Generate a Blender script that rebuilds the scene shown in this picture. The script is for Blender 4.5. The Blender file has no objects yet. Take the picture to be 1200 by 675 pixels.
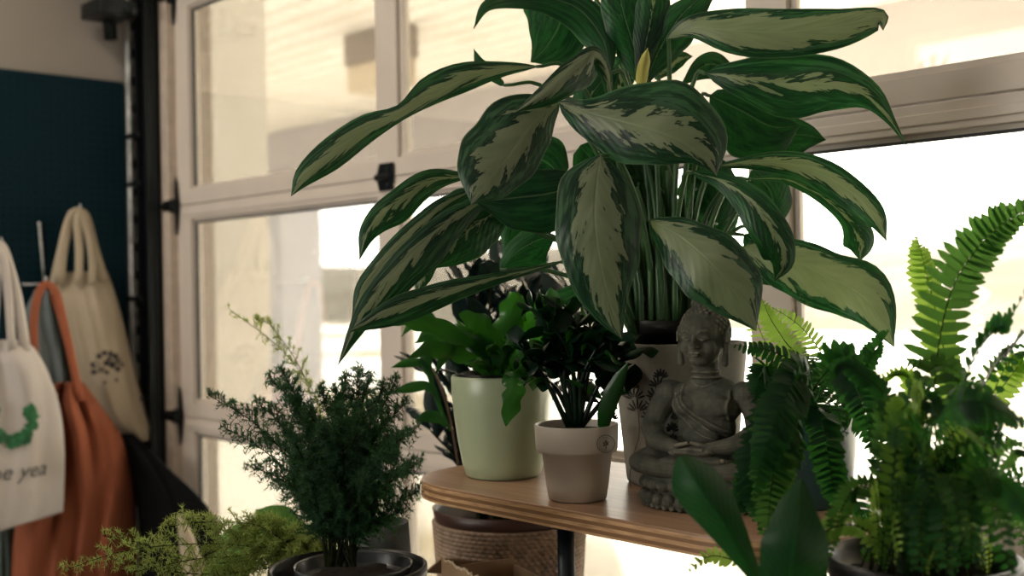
import bpy, bmesh, math, random
from mathutils import Vector, Matrix, Euler, noise
C = bpy.context.scene.collection
sc = bpy.context.scene
PI = math.pi
random.seed(7)
# ---------------------------------------------------------------- camera frame
FPX = 1333.0
CAM = Vector((0, 0, 1.08))
F = Vector((-.731, .682, 0)).normalized()
R0 = Vector((F.y, -F.x, 0))
U0 = Vector((0, 0, 1))
ROLL = math.radians(-1.0)
RR = R0 * math.cos(ROLL) + U0 * math.sin(ROLL)
UU = U0 * math.cos(ROLL) - R0 * math.sin(ROLL)
def P(px, py, d):
    return CAM + d * (F + RR * ((px - 600) / FPX) + UU * ((337.5 - py) / FPX))
def PX(p):
    v = Vector(p) - CAM
    d = v.dot(F)
    return (600 + v.dot(RR) / d * FPX, 337.5 - v.dot(UU) / d * FPX, d)
cd = bpy.data.cameras.new('camera'); cam = bpy.data.objects.new('camera', cd); C.objects.link(cam)
cam.matrix_world = Matrix.Translation(CAM) @ Matrix((RR, UU, -F)).transposed().to_4x4()
cd.sensor_width = 36; cd.lens = 36 * FPX / 1200; cd.clip_start = .05; cd.clip_end = 200
cd.dof.use_dof = True; cd.dof.focus_distance = 1.62; cd.dof.aperture_fstop = 3.2
sc.camera = cam

# ---------------------------------------------------------------- materials
class NT:
    def __init__(s, name):
        s.m = bpy.data.materials.new(name); s.m.use_nodes = True
        s.t = s.m.node_tree; s.t.nodes.clear()
        s.out = s.t.nodes.new('ShaderNodeOutputMaterial')
    def n(s, typ, ins=None, **kw):
        nd = s.t.nodes.new('ShaderNode' + typ)
        for k, v in kw.items(): setattr(nd, k, v)
        for k, v in (ins or {}).items(): s.set(nd, k, v)
        return nd
    def set(s, nd, k, v):
        if isinstance(v, bpy.types.NodeSocket): s.t.links.new(v, nd.inputs[k])
        else:
            if isinstance(v, tuple) and len(v) == 3 and nd.inputs[k].type == 'RGBA': v = (*v, 1)
            nd.inputs[k].default_value = v
    def math(s, op, a, b=0.0, c=0.0):
        nd = s.n('Math', {0: a, 1: b, 2: c}, operation=op); return nd.outputs[0]
    def mix(s, f, a, b):
        nd = s.n('Mix', data_type='RGBA'); s.set(nd, 0, f); s.set(nd, 6, a); s.set(nd, 7, b); return nd.outputs[2]
    def noise(s, vec, scale, detail=2, rough=.5):
        nd = s.n('TexNoise', {'Scale': scale, 'Detail': detail, 'Roughness': rough})
        if vec is not None: s.set(nd, 'Vector', vec)
        return nd.outputs[0]
    def ramp(s, f, lo, hi):
        nd = s.n('MapRange', {0: f, 1: lo, 2: hi, 3: 0.0, 4: 1.0}); return nd.outputs[0]
    def obj(s): return s.n('TexCoord').outputs['Object']
    def uv(s): return s.n('TexCoord').outputs['UV']
    def bump(s, h, st=.3, dist=.002):
        return s.n('Bump', {'Strength': st, 'Distance': dist, 'Height': h}).outputs[0]
    def bsdf(s, col, rough=.5, metal=0.0, spec=.5, nrm=None):
        b = s.n('BsdfPrincipled', {'Base Color': col, 'Roughness': rough, 'Metallic': metal, 'Specular IOR Level': spec})
        if nrm is not None: s.set(b, 'Normal', nrm)
        return b
    def done(s, sh):
        s.t.links.new(sh, s.out.inputs[0]); return s.m
MC = {}
def plain(name, col, rough=.5, metal=0.0, var=.12, scale=30, spec=.5, bump=.0):
    if name in MC: return MC[name]
    t = NT(name); o = t.obj(); nz = t.noise(o, scale, 4)
    dk = tuple(c * (1 - var) for c in col); lt = tuple(min(1, c * (1 + var)) for c in col)
    nb = t.bump(t.noise(o, scale * 4, 3), bump) if bump else None
    b = t.bsdf(t.mix(t.ramp(nz, .3, .7), dk, lt), rough, metal, spec, nb)
    MC[name] = t.done(b.outputs[0]); return MC[name]
def leafmat(name, dark, light, transl=.35, rough=.4, scale=25, tcol=None, spec=.4, veins=False):
    """green foliage: diffuse/gloss in front, light passing through from behind"""
    t = NT(name); o = t.obj(); nz = t.noise(o, scale, 3)
    rnd = t.n('ObjectInfo').outputs['Random']
    f = t.math('ADD', t.math('MULTIPLY', nz, .7), t.math('MULTIPLY', rnd, .35))
    col = t.mix(t.ramp(f, .25, .8), dark, light)
    nb = None
    if veins:
        uv = t.n('SeparateXYZ', {0: t.uv()}); a = t.math('MULTIPLY', t.math('ABSOLUTE', t.math('SUBTRACT', uv.outputs[1], .5)), 2.0)
        vx = t.math('FRACT', t.math('SUBTRACT', t.math('MULTIPLY', uv.outputs[0], 13.0), t.math('MULTIPLY', a, 4.0)))
        ln = t.math('MAXIMUM', t.ramp(t.math('ABSOLUTE', t.math('SUBTRACT', vx, .5)), .07, .0), t.ramp(a, .045, .01))
        col = t.mix(t.math('MULTIPLY', ln, .55), col, tuple(c * 3.5 for c in light)); nb = t.bump(ln, .4, -.002)
    b = t.bsdf(col, rough, 0, spec, nb)
    tc = tcol or tuple(min(1, c * 2.2) for c in light)
    tr = t.n('BsdfTranslucent', {'Color': tc})
    mx = t.n('MixShader', {0: transl}); t.set(mx, 1, b.outputs[0]); t.set(mx, 2, tr.outputs[0])
    MC[name] = t.done(mx.outputs[0]); return MC[name]
def aglao():
    t = NT('variegated_leaf')
    uv = t.n('SeparateXYZ', {0: t.uv()}); u = uv.outputs[0]; v = uv.outputs[1]
    s_ = t.math('MULTIPLY', t.math('SUBTRACT', v, .5), 2.0)
    a = t.math('ABSOLUTE', s_)
    rnd = t.n('ObjectInfo').outputs['Random']
    sil = t.n('Attribute', attribute_type='OBJECT', attribute_name='silver').outputs['Fac']
    # veins run forward and outward
    vx = t.math('SUBTRACT', t.math('MULTIPLY', u, 12.0), t.math('MULTIPLY', a, 4.0))
    side = t.math('MULTIPLY', t.math('SIGN', s_), 7.0)
    vec = t.n('CombineXYZ', {0: vx, 1: t.math('MULTIPLY', a, 2.6), 2: t.math('ADD', side, t.math('MULTIPLY', rnd, 60.0))}).outputs[0]
    n1 = t.noise(vec, 1.0, 3, .6)
    n2 = t.noise(t.n('CombineXYZ', {0: t.math('MULTIPLY', vx, .33), 1: t.math('MULTIPLY', a, 6.5), 2: t.math('ADD', side, t.math('MULTIPLY', rnd, 31.0))}).outputs[0], 1.0, 3, .65)
    edge = t.math('ADD', a, t.math('MULTIPLY', t.math('SUBTRACT', n1, .5), 1.45))
    thr = t.math('ADD', t.math('MULTIPLY', sil, t.math('ADD', .98, t.math('MULTIPLY', t.math('SINE', t.math('MULTIPLY', u, 3.1)), .22))), -.32)
    m1 = t.ramp(t.math('SUBTRACT', thr, edge), -.02, .03)
    band = t.ramp(t.math('SUBTRACT', edge, thr), .50, .05)
    # pale flecks in the margin
    fl = t.math('MULTIPLY', t.math('MULTIPLY', t.ramp(t.math('ADD', n2, t.math('MULTIPLY', n1, .3)), .66, .72), t.ramp(a, .40, .55)), t.ramp(sil, .1, .5))
    green = t.mix(t.ramp(n2, .35, .62), (.0022, .019, .012), (.0095, .045, .024))
    green = t.mix(t.math('MULTIPLY', band, .85), green, (.0012, .012, .008))
    green = t.mix(t.math('MULTIPLY', fl, .75), green, (.05, .11, .065))
    silver = t.mix(t.ramp(t.noise(vec, .8, 3), .3, .7), (.12, .15, .098), (.195, .225, .155))
    col = t.mix(m1, green, silver)
    rib = t.ramp(t.math('SUBTRACT', a, t.math('MULTIPLY', t.math('SUBTRACT', 1.0, u), .012)), .035, .0)
    col = t.mix(t.math('MULTIPLY', rib, .5), col, (.20, .27, .16))
    col = t.mix(t.math('MULTIPLY', t.ramp(a, .955, .985), .6), col, (.13, .19, .10))
    back = t.n('NewGeometry').outputs['Backfacing']
    col = t.mix(t.math('MULTIPLY', back, .45), col, (.06, .13, .07))
    lat = t.math('SINE', t.math('MULTIPLY', vx, 6.28 * 1.1))
    hgt = t.math('ADD', t.math('MULTIPLY', lat, .25), t.math('MULTIPLY', rib, -1.0))
    b = t.bsdf(col, .36, 0, .34, t.bump(hgt, .35, .0016))
    tr = t.n('BsdfTranslucent', {'Color': t.mix(m1, t.mix(t.math('MAXIMUM', band, t.ramp(n2, .60, .38)), (.035, .23, .03), (.010, .075, .015)), (.26, .36, .13))})
    mx = t.n('MixShader', {0: .24}); t.set(mx, 1, b.outputs[0]); t.set(mx, 2, tr.outputs[0])
    return t.done(mx.outputs[0])
M_AG = aglao()
M_STEM = leafmat('petiole_green', (.02, .07, .025), (.09, .19, .07), .15, .35)
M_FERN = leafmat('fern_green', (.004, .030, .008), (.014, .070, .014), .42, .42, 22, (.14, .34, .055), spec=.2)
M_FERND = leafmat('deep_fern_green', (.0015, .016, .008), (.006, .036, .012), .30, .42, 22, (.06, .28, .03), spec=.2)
M_FERNL = leafmat('pale_fern_green', (.05, .15, .02), (.11, .26, .035), .55, .42, 22, (.42, .66, .10))  # paler, yellower green than the other fern tones
M_ASP = leafmat('feathery_green', (.005, .034, .017), (.016, .075, .03), .3, .55, 25, (.08, .25, .05))
M_ASPL = leafmat('sunlit_feathery_green', (.13, .20, .05), (.26, .33, .09), .5, .55, 25, (.50, .60, .16))  # sunlit tone put into the leaf colour of the second feathery fern
M_GLOSS = leafmat('glossy_dark_leaf', (.001, .010, .006), (.004, .024, .010), .10, .3, 20, (.02, .12, .02))
M_STRAP = leafmat('strap_leaf', (.003, .026, .009), (.010, .058, .014), .22, .3, 20, (.08, .40, .02))
M_DRAC = leafmat('blackish_leaf', (.004, .010, .014), (.012, .028, .028), .12, .25, 20, (.03, .07, .04))
M_BROAD = leafmat('broad_leaf', (.002, .018, .008), (.006, .040, .012), .26, .42, 12, (.03, .26, .02), .25, True)
M_TWIG = plain('dark_twig', (.018, .024, .010), .8, spec=.05)
M_SOIL = plain('potting_soil', (.018, .012, .008), .95, var=.5, scale=120, bump=.8)
M_BLACKP = plain('black_plastic', (.004, .005, .005), .38, spec=.3, scale=10)
M_WHITEP = plain('door_paint', (.72, .66, .58), .42, scale=6, var=.05)
M_DOORL = plain('door_rail_paint', (.66, .59, .52), .38, scale=6, var=.05)
M_DARKMET = plain('dark_steel', (.012, .016, .018), .4, .6)
M_GALV = plain('galvanised_steel', (.46, .47, .46), .5, .0, .45, 30)
M_GASKET = plain('rubber_gasket', (.015, .017, .02), .6)

# ---------------------------------------------------------------- mesh helpers
def mesh_obj(name, verts, faces, mat, parent=None, uvs=None, smooth=True):
    me = bpy.data.meshes.new(name)
    org = Vector((0, 0, 0))
    me.from_pydata([tuple(v) for v in verts], [], faces)
    if uvs:
        ul = me.uv_layers.new(name='UVMap')
        for lp in me.loops: ul.data[lp.index].uv = uvs[lp.vertex_index]
    if smooth:
        me.polygons.foreach_set('use_smooth', [True] * len(me.polygons))
    mats = mat if isinstance(mat, (list, tuple)) else [mat]
    for m in mats: me.materials.append(m)
    o = bpy.data.objects.new(name, me); C.objects.link(o)
    if parent is not None: attach(o, parent)
    return o
def worldloc(o):
    v = Vector(o.location)
    while o.parent: o = o.parent; v = v + o.location
    return v
def attach(o, parent):
    """vertices were given in world space: shift them to the parent's frame"""
    w = worldloc(parent)
    for v in o.data.vertices: v.co -= w
    o.parent = parent
class MB:
    def __init__(s): s.v = []; s.f = []; s.uv = []
    def add(s, vs, fs, uvs=None):
        k = len(s.v); s.v += [Vector(v) for v in vs]; s.f += [tuple(i + k for i in f) for f in fs]
        s.uv += list(uvs) if uvs else [(0, 0)] * len(vs)
    def box(s, a, b, bev=0.0, rot=None, piv=None):
        bm = bmesh.new(); bmesh.ops.create_cube(bm, size=1)
        a = Vector(a); b = Vector(b); c = (a + b) / 2; d = b - a
        for v in bm.verts: v.co = Vector((v.co.x * d.x, v.co.y * d.y, v.co.z * d.z))
        if bev: bmesh.ops.bevel(bm, geom=bm.edges[:], offset=min(bev, .45 * min(abs(x) for x in d)), segments=2, affect='EDGES', profile=.5)
        bm.verts.ensure_lookup_table(); bm.verts.index_update()
        vs = [v.co.copy() for v in bm.verts]
        if rot: vs = [rot @ v for v in vs]
        vs = [v + c for v in vs]
        s.add(vs, [tuple(v.index for v in f.verts) for f in bm.faces]); bm.free(); return s
    def tube(s, pts, rad, n=8, cap=True, flat=1.0):
        pts = [Vector(p) for p in pts]; N = len(pts)
        if not isinstance(rad, (list, tuple)): rad = [rad] * N
        if len(rad) != N: rad = [rad[0] + (rad[-1] - rad[0]) * i / (N - 1) for i in range(N)]
        vs = []; up = None
        for i, p in enumerate(pts):
            t = (pts[min(i + 1, N - 1)] - pts[max(i - 1, 0)])
            t = t.normalized() if t.length > 1e-9 else Vector((0, 0, 1))
            if up is None: up = t.orthogonal().normalized() if abs(t.z) < .95 else Vector((1, 0, 0))
            up = (up - t * up.dot(t)); up = up.normalized() if up.length > 1e-6 else t.orthogonal().normalized()
            sd = t.cross(up)
            for k in range(n):
                a = 2 * PI * k / n
                vs.append(p + (up * math.cos(a) + sd * math.sin(a) * flat) * rad[i])
        fs = [(i * n + k, i * n + (k + 1) % n, (i + 1) * n + (k + 1) % n, (i + 1) * n + k) for i in range(N - 1) for k in range(n)]
        if cap: fs += [tuple(range(n))[::-1], tuple((N - 1) * n + k for k in range(n))]
        s.add(vs, fs, [(i / (N - 1), .5) for i in range(N) for k in range(n)]); return s
    def lathe(s, c, prof, n=64, sx=1.0, sy=1.0, fn=None):
        """prof: (radius, z) from outside bottom, up over the rim, down inside"""
        c = Vector(c); vs = []
        for j, (r, z) in enumerate(prof):
            for k in range(n):
                a = 2 * PI * k / n; rr = r * (fn(a, z, j) if fn else 1)
                vs.append(c + Vector((rr * math.cos(a) * sx, rr * math.sin(a) * sy, z)))
        L = len(prof)
        fs = [(j * n + k, j * n + (k + 1) % n, (j + 1) * n + (k + 1) % n, (j + 1) * n + k) for j in range(L - 1) for k in range(n)]
        fs += [tuple(range(n))[::-1], tuple((L - 1) * n + k for k in range(n))]
        s.add(vs, fs, [(k / n, j / (L - 1)) for j in range(L) for k in range(n)]); return s
    def ell(s, c, r, seg=16, rings=10, rot=None):
        vs = []; c = Vector(c)
        if not isinstance(r, (tuple, list, Vector)): r = (r, r, r)
        vs.append(Vector((0, 0, r[2])))
        for i in range(1, rings):
            th = PI * i / rings
            for k in range(seg):
                a = 2 * PI * k / seg
                vs.append(Vector((r[0] * math.sin(th) * math.cos(a), r[1] * math.sin(th) * math.sin(a), r[2] * math.cos(th))))
        vs.append(Vector((0, 0, -r[2])))
        fs = [(0, 1 + k, 1 + (k + 1) % seg) for k in range(seg)]
        for i in range(rings - 2):
            for k in range(seg):
                fs.append((1 + i * seg + k, 1 + (i + 1) * seg + k, 1 + (i + 1) * seg + (k + 1) % seg, 1 + i * seg + (k + 1) % seg))
        b = 1 + (rings - 2) * seg
        fs += [(b + (k + 1) % seg, b + k, len(vs) - 1) for k in range(seg)]
        if rot: vs = [rot @ v for v in vs]
        s.add([v + c for v in vs], fs); return s
    def build(s, name, mat, parent=None, smooth=True):
        return mesh_obj(name, s.v, s.f, mat, parent, s.uv, smooth)
def tag(o, label=None, cat=None, group=None, kind=None, **kw):
    if label: o['label'] = label
    if cat: o['category'] = cat
    if group: o['group'] = group
    if kind: o['kind'] = kind
    for k, v in kw.items(): o[k] = v
    return o
def empty(name, loc, label, cat, group=None):
    o = bpy.data.objects.new(name, None); o.empty_display_size = .05; C.objects.link(o); o.location = Vector(loc)
    return tag(o, label, cat, group)
def struct(o): o['kind'] = 'structure'; return o
def cr(pts, n):
    """Catmull-Rom resample of tuples, n+1 samples, uniform over control points"""
    K = len(pts); out = []
    for i in range(n + 1):
        x = i / n * (K - 1); k = min(int(x), K - 2); t = x - k
        p1 = pts[k]; p2 = pts[k + 1]
        p0 = pts[k - 1] if k > 0 else tuple(2 * a - b for a, b in zip(p1, p2))
        p3 = pts[k + 2] if k + 2 < K else tuple(2 * b - a for a, b in zip(p1, p2))
        out.append(tuple(.5 * (2 * b + (c - a) * t + (2 * a - 5 * b + 4 * c - d) * t * t + (3 * b - a - 3 * c + d) * t ** 3)
                         for a, b, c, d in zip(p0, p1, p2, p3)))
    return out
def sm(o):
    for p in o.data.polygons: p.use_smooth = True
    return o
def noshade_auto(o, ang=35):
    m = o.modifiers.new('bevel', 'BEVEL'); m.width = .001; m.segments = 2; m.limit_method = 'ANGLE'; return o

# ---------------------------------------------------------------- room shell
def wallmat():
    t = NT('wall_paint'); o = t.obj()
    c = t.mix(t.ramp(t.noise(o, 1.3, 3), .35, .7), (.30, .27, .24), (.37, .335, .30))
    return t.done(t.bsdf(c, .8, 0, .2, t.bump(t.noise(o, 90, 3), .15)).outputs[0])
M_WALL = wallmat()
XL, YD, ZC = -3.68, 1.75, 3.1
struct(MB().box((XL - .1, -3.2, 0), (XL, YD + .12, ZC)).build('wall_left', M_WALL, smooth=False))
struct(MB().box((2.4, -3.2, 0), (2.5, YD + .12, ZC)).build('wall_right', M_WALL, smooth=False))
WX0, WX1, WZ0, WZ1 = -3.5, -1.3, .6, 2.6  # opening added in the unseen back wall to let fill light in
struct(MB().box((XL, -3.2, 0), (2.4, -3.1, WZ0)).box((XL, -3.2, WZ1), (2.4, -3.1, ZC)).box((XL, -3.2, WZ0), (WX0, -3.1, WZ1)).box((WX1, -3.2, WZ0), (2.4, -3.1, WZ1)).build('wall_back', M_WALL, smooth=False))
struct(MB().box((XL - .1, -3.2, -.1), (2.5, YD + .12, 0)).build('floor', plain('concrete_floor', (.24, .22, .20), .5, 0, .2, 3, bump=.1), smooth=False))
struct(MB().box((XL - .1, -3.2, ZC), (2.5, YD + .12, ZC + .1)).build('ceiling', plain('ceiling_paint', (.6, .57, .52), .9), smooth=False))
DX0, DX1, DZ1 = -3.485, 2.1, 2.76         # door opening
wd = MB().box((XL, YD - .01, 0), (DX0 - .045, YD + .12, ZC)).box((DX1, YD - .01, 0), (2.4, YD + .12, ZC)).box((DX0 - .045, YD - .01, DZ1), (DX1, YD + .12, ZC))
struct(wd.build('wall_far', M_WALL, smooth=False))
tr = MB().box((DX0 - .045, YD - .03, 0), (DX0 + .005, YD + .13, DZ1), .003)
struct(tr.build('trim_1', plain('jamb_paint', (.50, .42, .35), .6), smooth=False))

# sectional glazed door --------------------------------------------------
def glassmat():
    t = NT('door_glass'); o = t.obj()
    fr = t.n('Fresnel', {'IOR': 1.45}).outputs[0]
    tr_ = t.n('BsdfTransparent', {'Color': (.97, .97, .95)})
    gl = t.n('BsdfGlossy', {'Color': (1, 1, 1), 'Roughness': .02})
    mx = t.n('MixShader', {0: t.math('MULTIPLY', fr, .8)}); t.set(mx, 1, tr_.outputs[0]); t.set(mx, 2, gl.outputs[0])
    # fine frost and dust on the pane
    sp = t.ramp(t.noise(o, 38, 6, .7), .52, .8)
    patch = t.ramp(t.noise(o, 3, 3, .6), .4, .7)
    df = t.n('BsdfTranslucent', {'Color': (.9, .88, .84)})
    mx2 = t.n('MixShader', {0: t.math('ADD', .008, t.math('MULTIPLY', t.math('MULTIPLY', sp, patch), .07))})
    t.set(mx2, 1, mx.outputs[0]); t.set(mx2, 2, df.outputs[0])
    return t.done(mx2.outputs[0])
M_GLASS = glassmat()
ZJ = [0.01, CAM.z - .400, CAM.z + .288, CAM.z + .288 + .688, DZ1]
wf = MB()
for x in (WX0, (WX0 + WX1) / 2 - .03, WX1 - .06): wf.box((x, -3.18, WZ0), (x + .06, -3.11, WZ1), .003)
for z in (WZ0, WZ1 - .06): wf.box((WX0, -3.18, z), (WX1, -3.11, z + .06), .003)
struct(wf.build('fill_window_1', M_WHITEP, smooth=False))  # frame of the added fill window
STX = [-3.445, -2.335, -1.19, -.08, 1.03, 2.05]       # mullion centres
hw = .046
door = tag(bpy.data.objects.new('garage_door', None), 'white sectional door with large glass panes behind the plants', 'door'); C.objects.link(door)
door.location = (DX0, YD, 0); door['kind'] = 'structure'
for k in range(4):
    z0, z1 = ZJ[k], ZJ[k + 1]
    fr = MB()
    a, b = z0 + .0015, z1 - .0015
    for (q0, q1) in ((a, a + hw), (b - hw, b)):
        fr.box((DX0 + .01, YD, q0), (DX1 - .01, YD + .045, q1), .002)
    # stepped glazing beads along the rails
    fr.box((DX0 + .05, YD - .004, b - hw + .012), (DX1 - .05, YD + .01, b - hw + .030), .002)
    fr.box((DX0 + .05, YD + .012, b - hw - .010), (DX1 - .05, YD + .03, b - hw + .002), .001)
    fr.box((DX0 + .05, YD + .012, a + hw - .002), (DX1 - .05, YD + .03, a + hw + .012), .001)
    for i, x in enumerate(STX):
        w = .044 if 0 < i < 5 else .05
        fr.box((x - w, YD + .001, a + hw - .002), (x + w, YD + .044, b - hw + .002), .002)
        if i < 5: fr.box((x + w, YD + .014, a + hw), (x + w + .012, YD + .03, b - hw), .001)
    fo = fr.build('door_section', M_DOORL, door, smooth=False)
    gk = MB()
    for i in range(5):
        x0, x1 = STX[i] + (.05 if i == 0 else .044), STX[i + 1] - .044
        gl = MB().box((x0, YD + .020, a + hw), (x1, YD + .024, b - hw)).build('window_pane', M_GLASS, fo, smooth=False)
        gk.box((x0 + .011, YD + .010, b - hw - .014), (x1, YD + .02, b - hw - .009))
        if i == 0: gk.box((x0 + .011, YD + .010, a + hw + .009), (x0 + .015, YD + .02, b - hw - .009))
    gk.build('glazing_gasket', M_GASKET, fo, smooth=False)
# hinges: dark plates with pointed leaves at each joint
def hinge(x, z, endp=False):
    m = MB()
    if endp:
        vs = [(x - .018, YD - .004, z), (x, YD - .004, z + .095), (x + .018, YD - .004, z), (x, YD - .004, z - .095)]
        vs2 = [(a, b - .006, c) for a, b, c in vs]
        m.add(vs + vs2, [(0, 1, 2, 3), (7, 6, 5, 4), (0, 4, 5, 1), (1, 5, 6, 2), (2, 6, 7, 3), (3, 7, 4, 0)])
        m.box((x - .055, YD - .03, z - .022), (x + .012, YD - .004, z + .022), .004)
        m.tube([(x - .09, YD - .03, z), (x + .02, YD - .03, z)], .008, 10)
    else:
        vs = [(x - .034, YD - .004, z), (x - .02, YD - .004, z + .035), (x + .034, YD - .004, z + .035), (x + .034, YD - .004, z - .035), (x - .02, YD - .004, z - .035)]
        vs2 = [(a, b - .007, c) for a, b, c in vs]
        m.add(vs + vs2, [(0, 1, 2, 3, 4), (9, 8, 7, 6, 5)] + [(i, i + 5, (i + 1) % 5 + 5, (i + 1) % 5) for i in range(5)])
        m.tube([(x - .03, YD - .012, z), (x + .03, YD - .012, z)], .009, 10)
        for sx in (-.012, .02):
            for sz in (-.02, .02): m.ell((x + sx, YD - .013, z + sz), .005, 8, 6)
    m.build('hinge', M_DARKMET, door, smooth=False)
for zz in ZJ[1:4]:
    hinge(DX0 + .012, zz, True)
    for x in STX[1:5]: hinge(x, zz)

# tracks beside the door
trk = empty('door_track', (XL + .04, 1.64, 0), 'dark steel door track beside the left edge of the glazed door', 'door track')
m = MB().box((XL + .055, 1.70, 0), (XL + .140, 1.722, 2.9), .002).box((XL + .055, 1.675, 0), (XL + .066, 1.705, 2.9), .002).box((XL + .125, 1.675, 0), (XL + .135, 1.705, 2.9), .002)
m.build('track_channel', M_DARKMET, trk, smooth=False)
ang = MB().box((XL + .024, 1.660, 0), (XL + .050, 1.664, 2.95), .001).box((XL + .024, 1.660, 0), (XL + .030, 1.712, 2.95), .001)
ang.build('angle_iron', M_GALV, trk, smooth=False)
for i in range(30):
    z = .2 + i * .093
    hl = MB().box((XL + .0295, 1.678, z), (XL + .031, 1.690, z + .03)); hl.build('slot', M_GASKET, trk, smooth=False)
for z in (CAM.z + .52, CAM.z + .36, CAM.z - .02, CAM.z - .35):
    MB().box((XL + .022, 1.652, z), (XL + .13, 1.66, z + .014), .001).build('track_bracket', M_DARKMET, trk, smooth=False)
m = MB()
m.tube([(XL + .02, 1.55, 2.12), (XL + .22, 1.60, 1.98)], .018, 12)
m.tube([(XL + .05, 1.58, 2.2), (XL + .05, 1.60, 1.92)], .022, 12)
m.box((XL + .05, 1.50, 1.97), (XL + .20, 1.62, 2.02), .004)
m.build('spring_bracket', M_DARKMET, trk)

# pegboard ---------------------------------------------------------------
def pegmat():
    t = NT('pegboard_paint'); o = t.n('SeparateXYZ', {0: t.obj()})
    def cell(s): return t.math('SUBTRACT', t.math('FRACT', t.math('MULTIPLY', s, 1 / .0254)), .5)
    y, z = cell(o.outputs[1]), cell(o.outputs[2])
    r = t.math('SQRT', t.math('ADD', t.math('MULTIPLY', y, y), t.math('MULTIPLY', z, z)))
    hole = t.ramp(r, .17, .13)
    c = t.mix(hole, (.0035, .018, .026), (.0004, .0015, .002))
    b = t.bsdf(c, .6, 0, .08, t.bump(hole, .6, -.003))
    return t.done(b.outputs[0])
pz = P(147, 93, 3.75).z
pb = MB().box((XL + .002, -2.0, .25), (XL + .022, 1.655, pz), .001)
po = pb.build('pegboard', pegmat(), smooth=False)
tag(po, 'dark teal pegboard mounted on the left wall behind the hanging bags', 'pegboard')
XP = XL + .022
def wallpt(px, py, off=0.0):
    """point on the plane X = XP + off along the ray of a pixel"""
    q = P(px, py, 1.0) - CAM
    k = (XP + off - CAM.x) / q.x
    return CAM + q * k

# ---------------------------------------------------------------- outside
def snow():
    t = NT('snowy_ground'); o = t.obj()
    c = t.mix(t.ramp(t.noise(o, .25, 5), .45, .62), (.82, .80, .76), (.30, .26, .18))
    return t.done(t.bsdf(c, .9, 0, .1).outputs[0])
g = MB().box((-70, YD + .12, -.4), (60, 90, -.12))
struct(g.build('ground', snow(), smooth=False))
def hills():
    vs = []; fs = []; nx, ny = 60, 10
    for j in range(ny):
        for i in range(nx):
            x = -60 + i * 2; y = 24 + j * 3
            h = (1 - math.exp(-j * .4)) * (3.2 + 2 * noise.noise((x * .06, y * .05, 3)))
            vs.append((x, y, -.2 + h))
    for j in range(ny - 1):
        for i in range(nx - 1):
            a = j * nx + i; fs.append((a, a + 1, a + nx + 1, a + nx))
    t = NT('dry_grass'); o = t.obj()
    c = t.mix(t.ramp(t.noise(o, .35, 5), .35, .65), (.14, .122, .09), (.20, .182, .15))
    return struct(mesh_obj('hillside', vs, fs, t.done(t.bsdf(c, .95, 0, .1).outputs[0])))
hills()
def plank():
    t = NT('soffit_boards'); o = t.obj(); s = t.n('SeparateXYZ', {0: o})
    w = t.math('FRACT', t.math('MULTIPLY', s.outputs[1], 5.0))
    gap = t.ramp(w, .12, .05)
    c = t.mix(t.ramp(t.noise(o, 2.2, 4), .3, .7), (.78, .72, .62), (.88, .83, .74))
    c = t.mix(gap, c, (.30, .24, .17))
    return t.done(t.bsdf(c, .8, 0, .2).outputs[0])
ZS = 2.75
struct(MB().box((-16, YD + .121, ZS), (6, 7.3, ZS + .15)).build('soffit', plank(), smooth=False))
M_OUT = plain('pale_stucco', (.85, .81, .74), .9, var=.04, scale=2)
def outcol(px0, px1, d, name, label, dep, mat, z1=ZS, z0=-.12):
    a = P(px0, 337, d); b = P(px1, 337, d)
    x0, x1 = min(a.x, b.x), max(a.x, b.x)
    o = MB().box((a.x, a.y, z0), (b.x, a.y + dep, z1), .01).build(name, mat, smooth=False)
    return tag(o, label, 'pillar')
YE = 6.3
bm_ = MB().box((-16, YE, 2.2), (6, YE + .25, ZS)).build('fascia_beam', plain('pale_fascia', (.36, .32, .30), .85, var=.05, scale=1.5), smooth=False); struct(bm_)
outcol(222, 298, 5.2, 'porch_column', 'wide cream porch column outside, nearest the left edge of the door', .3, M_OUT)
outcol(303, 374, 11.9, 'porch_pillar', 'greyish pillar under the porch beam, just right of the cream column', .5, plain('grey_stucco', (.38, .37, .38), .9, var=.06, scale=2), 2.21)
q = P(446, 92, 7.3)
lan = empty('porch_light', (q.x, q.y, q.z), 'boxy brown and tan light hanging under the porch ceiling', 'light')
MB().box((q.x - .27, q.y - .10, q.z + .10), (q.x + .27, q.y + .10, ZS), .01).build('housing', plain('brown_metal', (.16, .12, .085), .6), lan, smooth=False)
MB().box((q.x - .25, q.y - .09, q.z - .07), (q.x + .25, q.y + .09, q.z + .10), .01).build('diffuser', plain('tan_diffuser', (.50, .40, .26), .6), lan, smooth=False)
fp = P(1092, 345, 14)
fpm = MB().tube([(fp.x, fp.y, -.2), (fp.x, fp.y, 1.0)], .10, 12).ell((fp.x, fp.y, 1.03), .12)
tag(fpm.build('bollard', plain('white_bollard', (.85, .84, .80), .8)), 'pale round-topped bollard out in the snow beyond the right pane', 'bollard')

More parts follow.
